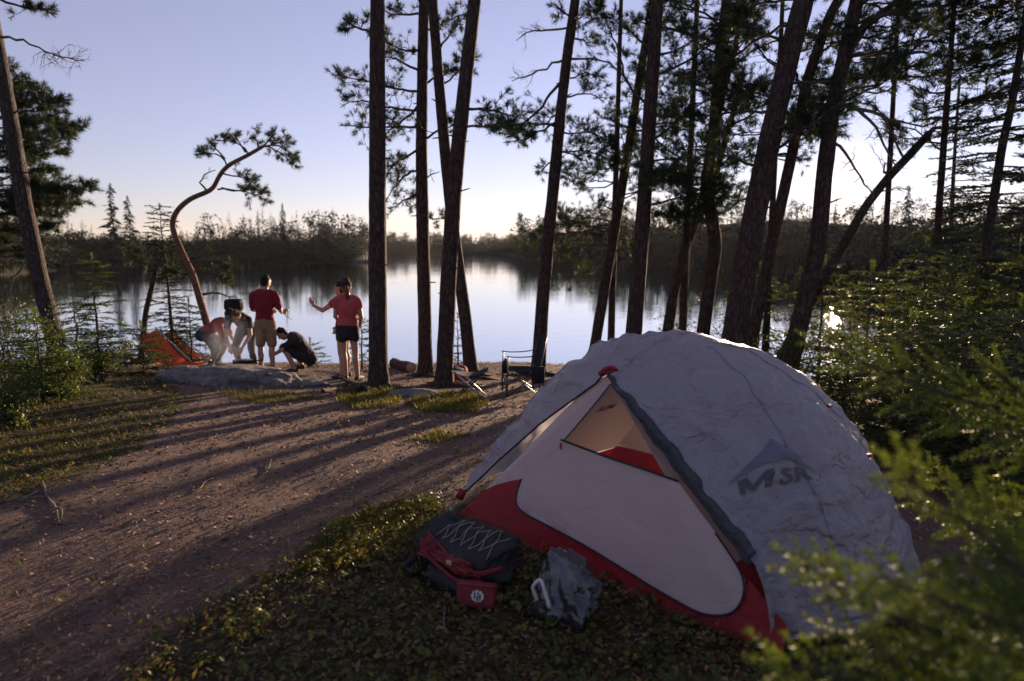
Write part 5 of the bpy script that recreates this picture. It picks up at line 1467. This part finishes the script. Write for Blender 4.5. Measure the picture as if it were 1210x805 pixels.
def log_piece(name, label, a, b, r, end=True, m='log', cat='log', group=None, seed=1, sag=0.02):
    a, b = np.array(a, float), np.array(b, float)
    loc = (a + b) / 2; root = empty(name, [loc[0], loc[1], min(a[2], b[2]) - r], label, cat, group)
    off = np.array(root.location)
    P = np.array([a + (b - a) * t + [0, 0, -sag * math.sin(t * PI)] for t in np.linspace(0, 1, 14)]) - off
    mb = MB(); tube(mb, P, r * (1 + .10 * np.sin(np.linspace(0, 7, 14) + seed)), 14, True, rough=.10); mb.build('bark', M[m], root, True)
    for q, s in ((P[0], -1), (P[-1], 1)):
        d = unit(b - a) * s
        mb = MB(); tube(mb, np.array([q + d * .001, q + d * .008]), r * .92, 14); mb.build('sawn_end', M['cutwood' if end else m], root)
    return root
def gp(u, v, r): p = ground(u, v); p[2] += r; return p
log_piece('log', 'long fallen log along the bank behind the straight pine', gp(372, 422, .07), gp(470, 428, .08), .085, False)
log_piece('log', 'short sawn log with pale end beside the slim pine', gp(466, 434, .09), gp(486, 440, .09), .11, True, seed=3)
FW = [((388, 462), (428, 452), .035), ((395, 468), (432, 462), .04), ((384, 455), (410, 466), .03), ((402, 452), (436, 466), .03), ((378, 468), (402, 460), .03)]
for k, (a, b, r) in enumerate(FW):
    log_piece('firewood', 'stick of split firewood in the small heap behind the trunk', gp(*a, r + .05 * (k > 2)), gp(*b, r + .06 * (k % 2)), r, True, 'log', 'firewood', 'firewood heap', seed=k)
for k, (a, b, r, nm) in enumerate([((328, 446), (378, 456), .03, 'dark charred branch lying past the end of the boulder'), ((340, 452), (372, 446), .022, 'thin charred branch crossing a thicker one beside the boulder')]):
    log_piece('branch', nm, gp(*a, r), gp(*b, r), r, False, 'charred', 'branch', seed=k)

# pot on the fire and smoke
p = np.array(foot_at(280, 12.42)); p[2] = hz(p[0], p[1])
pot = empty('cooking_pot', p + [0, 0, .10], 'black cooking pot under the hands of the person in jeans', 'pot')
mb = MB(); tube(mb, [[0, 0, 0], [0, 0, .015], [0, 0, .12], [0, 0, .13]], [.15, .17, .175, .18], 20); mb.build('pan', M['charred'], pot, True)
mb = MB(); tube(mb, [[.17, 0, .10], [.30, -.03, .13], [.38, -.04, .14]], .012, 8); mb.build('handle', M['charred'], pot, True)
for k in range(5):
    a = k * 1.26; q = p + [0.16 * math.cos(a), .16 * math.sin(a), .03]
    log_piece('fire_log', 'charred log end burning under the pot', q, q + [.30 * math.cos(a + .4), .30 * math.sin(a + .4), .03], .035, False, 'charred', 'firewood', 'logs in the fire', k)
def smoke():
    m, n, l, out = new_mat('smoke')
    tc = n.new('ShaderNodeTexCoord')
    mp = n.new('ShaderNodeMapping'); mp.inputs['Scale'].default_value = (2.2, 2.2, 1.3); l.new(tc.outputs['Object'], mp.inputs['Vector'])
    nz = noise_tex(n, l, 1.6, 3, .6, mp.outputs[0], 1.2)
    gr = N(n, 'ShaderNodeTexGradient', gradient_type='SPHERICAL')
    m2 = n.new('ShaderNodeMapping'); m2.inputs['Scale'].default_value = (1 / .75, 1 / .55, 1 / .55); l.new(tc.outputs['Object'], m2.inputs['Vector']); l.new(m2.outputs[0], gr.inputs['Vector'])
    a = n.new('ShaderNodeMath'); a.operation = 'SUBTRACT'; a.inputs[1].default_value = .40; a.use_clamp = True; l.new(nz.outputs['Fac'], a.inputs[0])
    b = n.new('ShaderNodeMath'); b.operation = 'MULTIPLY'; l.new(a.outputs[0], b.inputs[0]); l.new(gr.outputs['Fac'], b.inputs[1])
    c = n.new('ShaderNodeMath'); c.operation = 'MULTIPLY'; c.inputs[1].default_value = 4; l.new(b.outputs[0], c.inputs[0])
    v = n.new('ShaderNodeVolumePrincipled'); v.inputs['Color'].default_value = (.70, .76, .88, 1); v.inputs['Anisotropy'].default_value = .3
    l.new(c.outputs[0], v.inputs['Density']); l.new(v.outputs[0], out.inputs['Volume'])
    mb = MB(); boxm(mb, (0, 0, 0), (1.5, 1.1, 1.1))
    o = mb.build('smoke', m); q = np.array(foot_at(262, 12.25)); q[2] = hz(q[0], q[1]); o.location = (q[0], q[1], q[2] + .56)
    tag(o, 'thin blue-grey smoke drifting from the fire', 'smoke', kind='stuff')
smoke()

# low orange sling chairs
def sling_chair(label, u, v, m, rz, s=1.0, group=None):
    p = ground(u, v); root = empty('sling_chair', p, label, 'chair', group, rz)
    prof = [(-.68, .62), (-.54, .49), (-.40, .35), (-.26, .23), (-.10, .15), (.08, .12), (.22, .14), (.36, .18)]
    P = np.array([[x, 0, z] for x, z in prof]) * s
    mb = MB(); Q = resample(P, .05); n = len(Q); w = .25 * s; nu = 9
    V = []
    for i, q in enumerate(Q):
        for j in range(nu):
            f = j / (nu - 1) * 2 - 1
            V.append(q + [0, f * w * (.80 + .2 * math.sin(i / n * PI)), -.05 * s * (1 - f * f)])
    i = np.arange(n - 1)[:, None] * nu; j = np.arange(nu - 1)[None]
    mb.add(V, None, np.stack([i + j, i + j + 1, i + nu + j + 1, i + nu + j], -1).reshape(-1, 4)); mb.build('sling', M[m], root, True)
    for sg in (-1, 1):
        mb = MB(); tube(mb, np.array([[-.71, sg * w * .82, .65], [.16, sg * w, .02]]) * [s, 1, s], .011, 8); mb.build('back_pole', M['alu'], root, True)
        mb = MB(); tube(mb, np.array([[.38, sg * w, .20], [-.30, sg * w, .01]]) * [s, 1, s], .011, 8); mb.build('seat_pole', M['alu'], root, True)
        mb = MB(); tube(mb, Q + [0, sg * w * .98, .004], .007, 6); mb.build('hem', M['black_nylon'], root, True)
    mb = MB(); tube(mb, np.array([[-.68, -w * .82, .625], [-.68, w * .82, .625]]) * [s, 1, s], .010, 8); mb.build('top_rail', M['alu'], root, True)
    return root
sling_chair('low bright orange sling chair beside the grey rocks', 212, 442, 'orange', -.42, 1.15)
sling_chair('low red-orange sling chair behind the bright orange one', 230, 432, 'redorange', -.35, 1.12)

# black folding camp chair
def camp_chair(label, u, v, rz):
    p = ground(u, v); root = empty('camp_chair', p, label, 'chair', None, rz)
    def bar(name, pts, r=.011, m='frame'):
        mb = MB(); tube(mb, pts, r, 8); mb.build(name, M[m], root, True)
    # faces -x: front at x=-.26
    for y in (-.27, .27):
        bar('front_leg', [[-.26, y, 0], [-.26, y, .40], [-.24, y, .64]])
        bar('back_post', [[.24, y, 0], [.24, y, .42], [.34, y, .92]])
        bar('side_brace', [[-.26, y, .03], [.24, y, .40]], .009); bar('side_brace', [[.24, y, .03], [-.26, y, .40]], .009)
        mb = MB(); Q = resample(np.array([[-.27, y, .645], [-.10, y, .625], [.10, y, .63], [.29, y, .66]]), .04); tube(mb, Q, .028, 8, flat=.25, nrm=(0, 0, 1)); mb.build('armrest', M['black_nylon'], root, True)
    bar('front_brace', [[-.26, -.27, .04], [-.26, .27, .38]], .009); bar('front_brace', [[-.26, .27, .04], [-.26, -.27, .38]], .009)
    def sheetq(name, fn, nu=8, nv=10, m='black_nylon'):
        mb = MB(); V = [fn(i / (nv - 1), j / (nu - 1)) for i in range(nv) for j in range(nu)]
        V2 = [np.array(q) - np.array([0, 0, .006]) for q in V]
        i = np.arange(nv - 1)[:, None] * nu; j = np.arange(nu - 1)[None]
        f = np.stack([i + j, i + j + 1, i + nu + j + 1, i + nu + j], -1).reshape(-1, 4)
        mb.add(V, None, f); mb.add(V2, None, f[:, ::-1]); mb.build(name, M[m], root, True)
    sheetq('seat', lambda a, b: [-.27 + .52 * a, -.27 + .54 * b, .41 - .05 * math.sin(a * PI) * math.sin(b * PI) - .02 * a])
    sheetq('backrest', lambda a, b: [.24 + .10 * a + .03 * math.sin(b * PI), -.27 + .54 * b, .44 + .50 * a])
    mb = MB(); tube(mb, [[-.29, -.30, .62], [-.30, -.31, .50], [-.30, -.31, .40]], [.02, .045, .04], 10); mb.build('cup_pouch', M['black_nylon'], root, True)
    mb = MB(); boxm(mb, (.20, -.33, .36), (.20, .07, .26)); o = mb.build('side_pocket', M['black_nylon'], root)
    o.modifiers.new('b', 'BEVEL').width = .02
    return root
camp_chair('black folding camp chair with armrests at the foot of a pine', 616, 466, .15).scale = (.9, .9, .9)
# low folding stool
p = ground(556, 470); root = empty('camp_stool', p, 'low black folding stool with crossed legs by the slender pine', 'stool')
for y in (-.15, .15):
    for a, b in ((-.20, .20), (.20, -.20)):
        mb = MB(); tube(mb, [[a, y, 0], [b, y, .38]], .012, 8); mb.build('leg', M['alu' if a > 0 else 'frame'], root, True)
mb = MB(); V = [[-.24 + .48 * i / 9, -.18 + .36 * j / 5, .38 - .06 * math.sin(i / 9 * PI) + .03 * abs(i / 9 - .5)] for i in range(10) for j in range(6)]
i = np.arange(9)[:, None] * 6; j = np.arange(5)[None]; f = np.stack([i + j, i + j + 1, i + 7 + j, i + 6 + j], -1).reshape(-1, 4)
mb.add(V, None, f); mb.add(np.array(V) - [0, 0, .008], None, f[:, ::-1]); mb.build('seat', M['black_nylon'], root, True)

def sack(name, label, p, size, m, cat, seed=0, rz=0.0, crumple=.25, extra=None):
    bm = bmesh.new(); bmesh.ops.create_icosphere(bm, subdivisions=4, radius=1)
    for v in bm.verts:
        c = v.co.copy(); c = Vector([math.copysign(abs(a) ** .7, a) for a in c])
        k = 1 + crumple * mnoise.noise(c * 1.6 + Vector((seed, 0, 0))) + crumple * .4 * (1 - abs(mnoise.noise(c * 4 + Vector((0, seed, 0)))))
        v.co = Vector((c.x * size[0] * k, c.y * size[1] * k, max(-.8, c.z) * size[2] * k))
    me = bpy.data.meshes.new(name); bm.to_mesh(me); bm.free()
    me.polygons.foreach_set('use_smooth', np.ones(len(me.polygons), bool))
    root = empty(name, p, label, cat, None, rz)
    o = link('bag', me, M[m], root); o.location = (0, 0, size[2] * .8)
    return root
r_ = sack('stuff_bag', 'crumpled red and white bag behind the crossing trunks', ground(538, 450), (.20, .15, .13), 'shirt_red', 'bag', 3)
mb = MB(); boxm(mb, (.08, -.08, .20), (.16, .12, .07), Matrix.Rotation(.4, 3, 'Y')); o = mb.build('white_panel', M['white'], r_); o.modifiers.new('b', 'BEVEL').width = .02
r_ = sack('stuff_sack', 'small blue stuff sack on the bank behind the orange chairs', ground(212, 414), (.12, .10, .12), 'blue', 'bag', 5, crumple=.12)
mb = MB(); tube(mb, [[.10, 0, .10], [.14, 0, .11]], [.05, .02], 10); mb.build('drawcord_neck', M['black_nylon'], r_)
r_ = sack('gear_pile', 'dark folded tarp lying behind the red-orange chair', ground(240, 418), (.38, .16, .08), 'black_nylon', 'tarp', 8)
mb = MB(); boxm(mb, (-.12, 0, .14), (.36, .18, .02), Matrix.Rotation(.08, 3, 'X')); mb.build('pale_fold', M['white'], r_)
# black bag on the bent pine's dead stub
q = at(276, 356, 13.6); r_ = empty('hanging_bag', q, 'black bag hanging from the broken stub of the bent pine', 'bag')
bm = bmesh.new(); bmesh.ops.create_cube(bm, size=1); bmesh.ops.subdivide_edges(bm, edges=bm.edges[:], cuts=5, use_grid_fill=True)
for v in bm.verts:
    c = v.co * 2; c = c.lerp(c.normalized() * 1.15, .45) * .5; v.co = Vector((c.x * .36 * (1 - .15 * (c.z < -.2)), c.y * .18 * (1 + .3 * math.cos(c.x * 3)), c.z * .28 - .10 + .02 * mnoise.noise(c * 4)))
bmesh.ops.bevel(bm, geom=bm.edges[:], offset=.004, segments=1)
me = bpy.data.meshes.new('bag'); bm.to_mesh(me); bm.free(); link('bag', me, M['black_nylon'], r_)
mb = MB(); tube(mb, [[-.10, 0, .03], [-.04, 0, .10], [.04, 0, .10], [.10, 0, .03]], .010, 6); mb.build('strap', M['black_nylon'], r_)
# fishing rod held by the standing man, leaning thin tripod sticks over the water
mb = MB(); a, b = at(322, 362, 13.4), at(345, 378, 13.8); tube(mb, np.array([at(320, 360, 13.2), a, b]), [.010, .008, .006], 6)
tag(mb.build('stick', M['dead'], None, True), 'thin bare stick poking up beside the squatting person', 'stick')

# ------------------------------------------------------------------ things in front of the tent
def superbox(size, e=.55, sub=5, seed=0, crumple=.04):
    bm = bmesh.new(); bmesh.ops.create_icosphere(bm, subdivisions=sub, radius=1)
    for v in bm.verts:
        c = v.co.copy(); m_ = max(abs(a) for a in c)
        cu = c / m_
        c = c.lerp(cu, e)
        k = 1 + crumple * mnoise.noise(c * 2 + Vector((seed, 0, 0))) + crumple * .5 * mnoise.noise(c * 6)
        v.co = Vector((c.x * size[0] * k, c.y * size[1] * k, c.z * size[2] * k))
    return bm
def bm_obj(bm, name, m, parent, loc=(0, 0, 0), rot=(0, 0, 0)):
    me = bpy.data.meshes.new(name); bm.to_mesh(me); bm.free()
    me.polygons.foreach_set('use_smooth', np.ones(len(me.polygons), bool))
    o = link(name, me, m, parent); o.location = loc; o.rotation_euler = rot; return o
pk = ground(556, 682); PKZ = -.72
pack = empty('backpack', pk, 'dark backpack with red panels and white bungee cord lying against the tent', 'backpack', None, PKZ)
pack.scale = (.9, .9, .88)
body = bm_obj(superbox((.26, .17, .115), .45, 5, 2, .22), 'main_body', M['pack_dark'], pack, (0, .03, .125), (.32, 0, .02))
lid = bm_obj(superbox((.10, .16, .11), .45, 4, 5, .22), 'top_lid', M['pack_dark'], pack, (-.25, .04, .13), (.3, .15, 0))
bm_obj(superbox((.20, .035, .065), .5, 5, 8, .35), 'red_panel', M['pack_red'], pack, (-.02, -.125, .115), (.75, 0, -.03))
bm_obj(superbox((.06, .04, .085), .5, 4, 9, .35), 'red_side_panel', M['pack_red'], pack, (-.20, -.10, .13), (.7, .4, 0))
bm_obj(superbox((.19, .05, .045), .4, 4, 10, .35), 'front_pocket', M['pack_dark'], pack, (.04, -.17, .05), (.2, 0, 0))
for k, (pts, m) in enumerate([([[-.24, -.09, .21], [-.10, -.125, .185], [.05, -.16, .145], [.20, -.15, .135], [.28, -.05, .16]], 'pack_red'), ([[-.22, -.16, .15], [-.08, -.185, .12], [.08, -.205, .09], [.24, -.18, .08]], 'pack_red'), ([[-.27, -.10, .19], [-.25, -.14, .10], [-.20, -.17, .04]], 'pack_dark')]):
    mb = MB(); tube(mb, resample(np.array(pts), .02), .015, 8, flat=.45, rough=.1); mb.build('strap', M[m], pack, True)
bpy.context.view_layer.update()
_bb = BVHTree.FromPolygons([body.matrix_basis @ v.co for v in body.data.vertices], [p_.vertices[:] for p_ in body.data.polygons])
def on_pack(x, y):
    h_ = _bb.ray_cast(Vector((x, y, .8)), Vector((0, 0, -1)))
    return np.array(h_[0]) + [0, 0, .006] if h_[0] else np.array([x, y, .25])
for ph in (0, 1):
    mb = MB(); kn = [(-.21 + .068 * k, (-.075 if (k + ph) % 2 else .115) + .01 * math.sin(k * 3)) for k in range(7)]
    for (xa, ya), (xb, yb) in zip(kn[:-1], kn[1:]):
        tube(mb, np.array([on_pack(xa + (xb - xa) * f, ya + (yb - ya) * f) for f in np.linspace(0, 1, 8)]), .0026, 6)
    mb.build('bungee_cord', M['cord'], pack, True)
mb = MB(); boxm(mb, (.02, -.175, .155), (.035, .02, .025)); mb.build('buckle', M['cutwood'], pack)
mb = MB(); tube(mb, resample(np.array([[-.30, -.12, .06], [-.34, -.16, .03], [-.30, -.20, .02], [-.22, -.20, .02]]), .02), .02, 8, flat=.5); mb.build('shoulder_strap', M['pack_dark'], pack, True)

# red case with a white emblem
ck = ground(564, 716); case = empty('red_case', ck, 'small dark red zip case with white emblem on the moss', 'case', None, -.24)
bm_obj(superbox((.092, .035, .055), .82, 4, 3, .03), 'shell', M['pack_red'], case, (0, 0, .055), (-.25, 0, 0))
mb = MB(); tube(mb, np.array([[-.088, -.018, .105], [-.03, -.024, .110], [.03, -.024, .110], [.088, -.018, .105]]), .004, 6); mb.build('zip', M['redtab'], case, True)
# emblem: white roundel with a dark upright mark
E = Matrix.Rotation(-.25, 3, 'X')
def emb(name, polys, m, off):
    mb = MB()
    for pl in polys:
        V = [np.array(E @ Vector((x + .012, -.0375 - off, z))) + [0, 0, .055] for x, z in pl]
        mb.add(V, [[0, i, i + 1] for i in range(1, len(pl) - 1)])
    mb.build(name, m, case)
emb('emblem', [[(.030 * math.cos(a) * (1.05 if i % 2 else .9), .002 + .026 * math.sin(a) * (1.05 if i % 2 else .9)) for i, a in enumerate(np.linspace(0, 2 * PI, 18, endpoint=False))]], M['white'], .0015)
emb('emblem_mark', [[(-.016, -.012), (-.010, -.012), (-.010, .020), (-.016, .020)], [(-.006, -.004), (.014, -.004), (.014, .002), (-.006, .002)], [(.0, .004), (.006, .004), (.006, .022), (.0, .022)], [(.010, -.016), (.016, -.016), (.016, .012), (.010, .012)], [(-.004, -.020), (.004, -.020), (.006, -.006), (-.004, -.006)]], M['pack_dark'], .003)

# clear plastic bag
def plastic():
    m, n, l, out = new_mat('clear_plastic')
    tr = n.new('ShaderNodeBsdfTransparent'); tr.inputs['Color'].default_value = (.70, .70, .73, 1)
    gl = n.new('ShaderNodeBsdfGlossy'); gl.inputs['Roughness'].default_value = .12; gl.inputs['Color'].default_value = (.65, .65, .7, 1)
    df = n.new('ShaderNodeBsdfDiffuse'); df.inputs['Color'].default_value = (.5, .5, .54, 1)
    fr = n.new('ShaderNodeFresnel'); fr.inputs['IOR'].default_value = 1.7
    a = n.new('ShaderNodeMixShader'); a.inputs[0].default_value = .05; l.new(tr.outputs[0], a.inputs[1]); l.new(df.outputs[0], a.inputs[2])
    b = n.new('ShaderNodeMixShader'); l.new(fr.outputs[0], b.inputs[0]); l.new(a.outputs[0], b.inputs[1]); l.new(gl.outputs[0], b.inputs[2])
    l.new(b.outputs[0], out.inputs['Surface']); return m
M['plastic'] = plastic()
pb = ground(668, 735); pbag = empty('plastic_bag', pb, 'crumpled clear plastic bag on the moss against the tent', 'bag', None, -.6)
bm = superbox((.13, .035, .15), .7, 5, 4, .25)
for v in bm.verts:
    c = v.co; r_ = 1 - abs(mnoise.noise(Vector((c.x * 16 + c.z * 8, c.y * 6, c.z * 6)))); r2 = 1 - abs(mnoise.noise(Vector((c.x * 20, c.y * 9, c.z * 14 + 3))))
    v.co = c + c.normalized() * (.016 * (r_ - .7) + .005 * (r2 - .7)); v.co.z *= 1 - .25 * (c.x > .03)
for f in bm.faces: f.smooth = False
bm_obj(bm, 'bag', M['plastic'], pbag, (0, 0, .135), (-.35, .25, 0))
mb = MB(); Q = resample(np.array([[-.10, -.07, .10], [-.12, -.085, .16], [-.08, -.075, .21], [-.05, -.08, .14], [-.03, -.08, .09]]), .012); tube(mb, Q, .007, 6, rough=.4); mb.build('rim', M['white'], pbag, True)
bm_obj(superbox((.07, .03, .06), .5, 4, 12, .3), 'contents', M['pack_dark'], pbag, (.02, .0, .08))

# ------------------------------------------------------------------ ground cover
def sample_ground(n, r0, r1, a0=-42, a1=42, p=1.0):
    r = np.exp(rng.uniform(math.log(r0), math.log(r1), n)); a = np.radians(rng.uniform(a0, a1, n))
    return r * np.sin(a), r * np.cos(a)
def tent_clear(x, y, m=.0):
    t = W2T(np.stack([x, y, np.zeros_like(x)], 1))
    return ~((t[:, 0] > .0 - m) & (t[:, 0] < 2.25 + m) & (t[:, 1] > -.05 - m) & (t[:, 1] < 1.55 + m))
def litter():
    mb = MB()
    # needles and splinters
    x, y = sample_ground(50000, 1.8, 16)
    g, u, v = green_mask(x, y); k = (y < crest(x) + .4) & tent_clear(x, y) & (~g | (rng.random(len(x)) < .6)); x, y = x[k], y[k]; n = len(x)
    z = H(x, y); L = rng.uniform(.015, .055, n) * (1 + .6 * (np.hypot(x, y) > 7)); w = rng.uniform(.0018, .005, n) * (1 + 1.2 * (np.hypot(x, y) > 6)); a = rng.uniform(0, 2 * PI, n)
    d = np.stack([np.cos(a), np.sin(a), rng.normal(0, .18, n)], 1); s = np.stack([-np.sin(a), np.cos(a), rng.normal(0, .4, n)], 1)
    P = np.stack([x, y, z + rng.uniform(.003, .012, n)], 1)
    bend = rng.normal(0, .15, n)[:, None] * s * L[:, None]
    V = np.stack([P - d * L[:, None] / 2 - s * w[:, None] / 2, P - d * L[:, None] / 2 + s * w[:, None] / 2, P + bend + s * w[:, None] / 2 + [0, 0, .004], P + d * L[:, None] / 2, P + bend - s * w[:, None] / 2 + [0, 0, .004]], 1)
    i = np.arange(n)[:, None] * 5
    tone = rng.choice([.25, .5, .8, 1.15], n, p=[.35, .35, .22, .08])[:, None]
    c = tone * (np.array([[.5, .44, .39]]) + rng.normal(0, .05, (n, 3)))
    mb.add(V.reshape(-1, 3), np.concatenate([i + [[0, 1, 2]], i + [[0, 2, 4]], i + [[2, 3, 4]]]), None, np.repeat(c, 5, 0))
    # bark chips and dry leaves
    x, y = sample_ground(30000, 1.8, 15.5)
    g, u, v = green_mask(x, y); k = (y < crest(x) + .2) & tent_clear(x, y) & (~g | (rng.random(len(x)) < .7)); x, y = x[k], y[k]; n = len(x)
    nr = np.stack([rng.normal(0, .45, n), rng.normal(0, .45, n), np.ones(n)], 1)
    P = np.stack([x, y, H(x, y) + rng.uniform(.003, .014, n)], 1)
    tone = rng.choice([.3, .6, .95, 1.3], n, p=[.35, .35, .23, .07])
    for q in range(4):
        kk = np.arange(n) % 4 == q
        leaf_quads(mb, P[kk], (.010 + .006 * q) * (1 + .18 * np.clip(y[kk] - 3, 0, 6)), nr[kk], np.array([.5, .42, .36]) * tone[kk].mean() * (.6 + .3 * q), .5, (.35, .55, .8, .5)[q])
    o = mb.build('forest_litter', M['chips'], None, False, True)
    tag(o, 'dry needles, bark chips and leaves strewn over the trodden ground', 'litter', kind='stuff')
litter()
def low_plants():
    mb = MB()
    x, y = sample_ground(15000, 1.7, 13)
    g, u, v = green_mask(x + .3 * fbm(x * 2, y * 2, 31), y + .4 * fbm(x * 2, y * 2, 32))
    dn = fbm(x * 1.6, y * 1.6, 51, 3)
    keep = tent_clear(x, y, .02) & ((g & (rng.random(len(x)) < .85 + 1.2 * dn)) | (rng.random(len(x)) < .035))
    x, y, u, v = x[keep], y[keep], u[keep], v[keep]; z = H(x, y); n = len(x)
    hgt = rng.uniform(.015, .06, n) * np.where(v < 520, 1.8, 1.0)
    for q in range(5):
        a = rng.uniform(0, 2 * PI, n); rr = rng.uniform(.008, .028, n)
        P = np.stack([x + np.cos(a) * rr, y + np.sin(a) * rr, z + hgt * rng.uniform(.6, 1.1, n)], 1)
        nr = np.stack([np.cos(a) * .7 + rng.normal(0, .3, n), np.sin(a) * .7 + rng.normal(0, .3, n), np.ones(n)], 1)
        dry = rng.random(n) < .28
        t = np.where(dry[:, None], [[.95, .55, .40]], [[.48, .52, .42]])
        for dd in (False, True):
            kk = dry == dd
            leaf_quads(mb, P[kk], rng.choice([.014, .020, .028, .036], kk.sum()), nr[kk], (.85, .52, .42) if dd else (.46, .47, .38), .55, .6)
    o = mb.build('ground_plants', M['moss'], None, False, True)
    tag(o, 'low bunched leaves and moss covering the ground around the tent', 'ground cover', kind='stuff')
    # moss and grass blades
    mb = MB()
    spots = [((MOSSY), 9000, .028), ([(395, 474), (405, 458), (440, 452), (475, 462), (470, 482), (420, 486)], 2600, .07), ([(478, 478), (500, 464), (560, 464), (578, 476), (560, 490), (500, 488)], 3200, .07),
             ([(480, 520), (520, 508), (560, 514), (520, 524)], 900, .04), ([(0, 520), (110, 500), (190, 500), (160, 530), (60, 570), (0, 585)], 2200, .03), ([(250, 462), (330, 462), (390, 472), (300, 478)], 1600, .05), ([(0, 440), (150, 440), (220, 470), (150, 520), (0, 560)], 2400, .05)]
    for poly, n, L in spots:
        pl = np.array(poly, float); uu = rng.uniform(pl[:, 0].min(), pl[:, 0].max(), n * 3); vv = rng.uniform(pl[:, 1].min(), pl[:, 1].max(), n * 3)
        k = in_poly(uu, vv, pl); uu, vv = uu[k][:n], vv[k][:n]
        # to the ground: intersect with the local height
        c = np.array([ground(*pl.mean(0))])[0]
        xc = (uu - PW / 2) / F; up = -(vv - PH / 2) / F
        D = np.stack([xc, CP + SP * up, -SP + CP * up], 1); zg = np.full(len(uu), c[2])
        for _ in range(6):
            t = (zg - CAM[2]) / D[:, 2]; X, Y = D[:, 0] * t, D[:, 1] * t; zg = .5 * zg + .5 * H(X, Y)
        zg = H(X, Y); m = len(X)
        a = rng.uniform(0, 2 * PI, m); tip = np.stack([rng.normal(0, .5, m), rng.normal(0, .5, m), np.ones(m)], 1) * (L * rng.uniform(.5, 1.3, m))[:, None]
        w = np.stack([np.cos(a), np.sin(a), np.zeros(m)], 1) * (.0022 + L * .05)
        P = np.stack([X, Y, zg - .003], 1)
        V = np.stack([P - w, P + w, P + tip], 1)
        c_ = np.array([[.62, .52, .36]]) * (1 + .5 * (rng.random((m, 1)) - .5)) * (1 + .3 * (rng.random((m, 3)) - .5))
        mb.add(V.reshape(-1, 3), np.arange(m * 3).reshape(-1, 3), None, np.repeat(c_, 3, 0))
    o = mb.build('grass', M['moss'], None, False, True)
    tag(o, 'short yellowish grass and moss at the trunk feet and trail edge', 'grass', kind='stuff')
low_plants()
# sticks on the ground
def stick(label, pix, r, forks=(), lift=.01):
    P = np.array([ground(u, v) + [0, 0, lift] for u, v in pix]); root = empty('fallen_stick', P[0], label, 'stick')
    mb = MB(); tube(mb, resample(P - P[0], .03), np.linspace(r, r * .5, len(resample(P - P[0], .03))), 7, rough=.25); mb.build('stem', M['dead'], root, True)
    for f in forks:
        Q = np.array([ground(u, v) + [0, 0, lift + h] for u, v, h in f]) - P[0]
        mb = MB(); tube(mb, resample(Q, .03), r * .55, 6, rough=.25); mb.build('fork', M['dead'], root, True)
stick('forked pale stick lying on the litter at the left', [(50, 572), (56, 590), (66, 602), (70, 622)], .012, [[(66, 602, .0), (74, 610, .04), (73, 625, .02)], [(56, 590, 0), (40, 592, .02), (20, 596, .01)]])
stick('short curved pale twig in the middle of the litter', [(320, 545), (318, 555), (313, 562)], .007)
stick('pale twig lying beside the short curved one', [(252, 567), (243, 570), (236, 580)], .008)
stick('upright pale twig stuck in the moss below the red case', [(527, 760), (524, 745), (526, 724)], .006, lift=.03)
stick('thin dry twig near the mossy patch', [(340, 640), (344, 655)], .006)
stick('long thin dry stick near the trail edge', [(-10, 598), (30, 590), (50, 580)], .009)

# ------------------------------------------------------------------ near fir boughs on the right
def near_fir(name, label, base, h, boughs, tint=(.55, .55, .5)):
    base = np.array(base, float); base[2] = hz(base[0], base[1]) - .03
    root = empty(name, base, label, 'tree')
    mb = MB(); tube(mb, [[0, 0, 0], [.01, 0, h * .5], [0, .01, h]], [.018, .013, .004], 8, rough=.2); mb.build('trunk', M['twig'], root, True)
    wood, leaf = MB(), MB()
    for (z, d, L) in boughs: fir_bough(wood, leaf, [0, 0, z], d, L, TW_NEAR, .035, .075, .02, np.array(tint) * (.8 + .4 * rng.random()), .006, (rng.normal() * .3, -.55, .8))
    wood.build('branches', M['twig'], root, True); leaf.build('crown', M['fir'], root, False, True)
rng = np.random.default_rng(23)
NB = [(z, (-.85 + rng.normal() * .2, .10 + rng.normal() * .4, .10 + rng.normal() * .12), L * .92) for z, L in
      [(.72, .46), (.78, .5), (.82, .44), (.86, .52), (.90, .46), (.94, .42), (.98, .5), (1.02, .44), (1.06, .42)]]
near_fir('balsam_fir', 'bright green fir boughs in front of the right end of the tent', (.93, .95, 0), 1.2, NB, (.62, .61, .34))
near_fir('balsam_fir', 'fir at the right edge with a long bough over the tent end', (1.62, 1.75, 0), 1.40, [(z, (-.75 + rng.normal() * .3, rng.normal() * .6, .28), .5) for z in np.linspace(.25, 1.1, 14)] + [(1.12, (-1, .25, .10), .80)], (.50, .50, .32))
for x, y, h, nm in [(.80, 1.62, .52, 'knee high fir sprig at the tent corner'), (.50, 1.75, .40, 'low fir sprig below the door of the tent'), (.98, 1.45, .66, 'knee high fir below the bright boughs'), (.26, 1.95, .26, 'tiny fir seedling in the moss before the plastic bag'), (.66, 1.5, .50, 'small fir between the tent corner sprig and the low sprig')]:
    near_fir('fir_seedling', nm, (x, y, 0), h, [(h * f, (math.cos(a), math.sin(a), .45), h * .75 * (1.15 - f)) for f, a in zip(np.linspace(.25, .9, 9), np.arange(9) * 2.4)], (.48, .52, .34))


# ------------------------------------------------------------------ evening haze over lake and camp
def haze():
    m, n, l, out = new_mat('evening_haze')
    v = n.new('ShaderNodeVolumePrincipled'); v.inputs['Color'].default_value = (.90, .94, 1.0, 1)
    v.inputs['Density'].default_value = .00006; v.inputs['Anisotropy'].default_value = .45
    l.new(v.outputs[0], out.inputs['Volume'])
    mb = MB(); boxm(mb, (0, 0, 9.5), (1900, 1900, 29)); tag(mb.build('haze', m), 'thin pale evening haze over the lake and the camp', 'haze', kind='stuff')
haze()
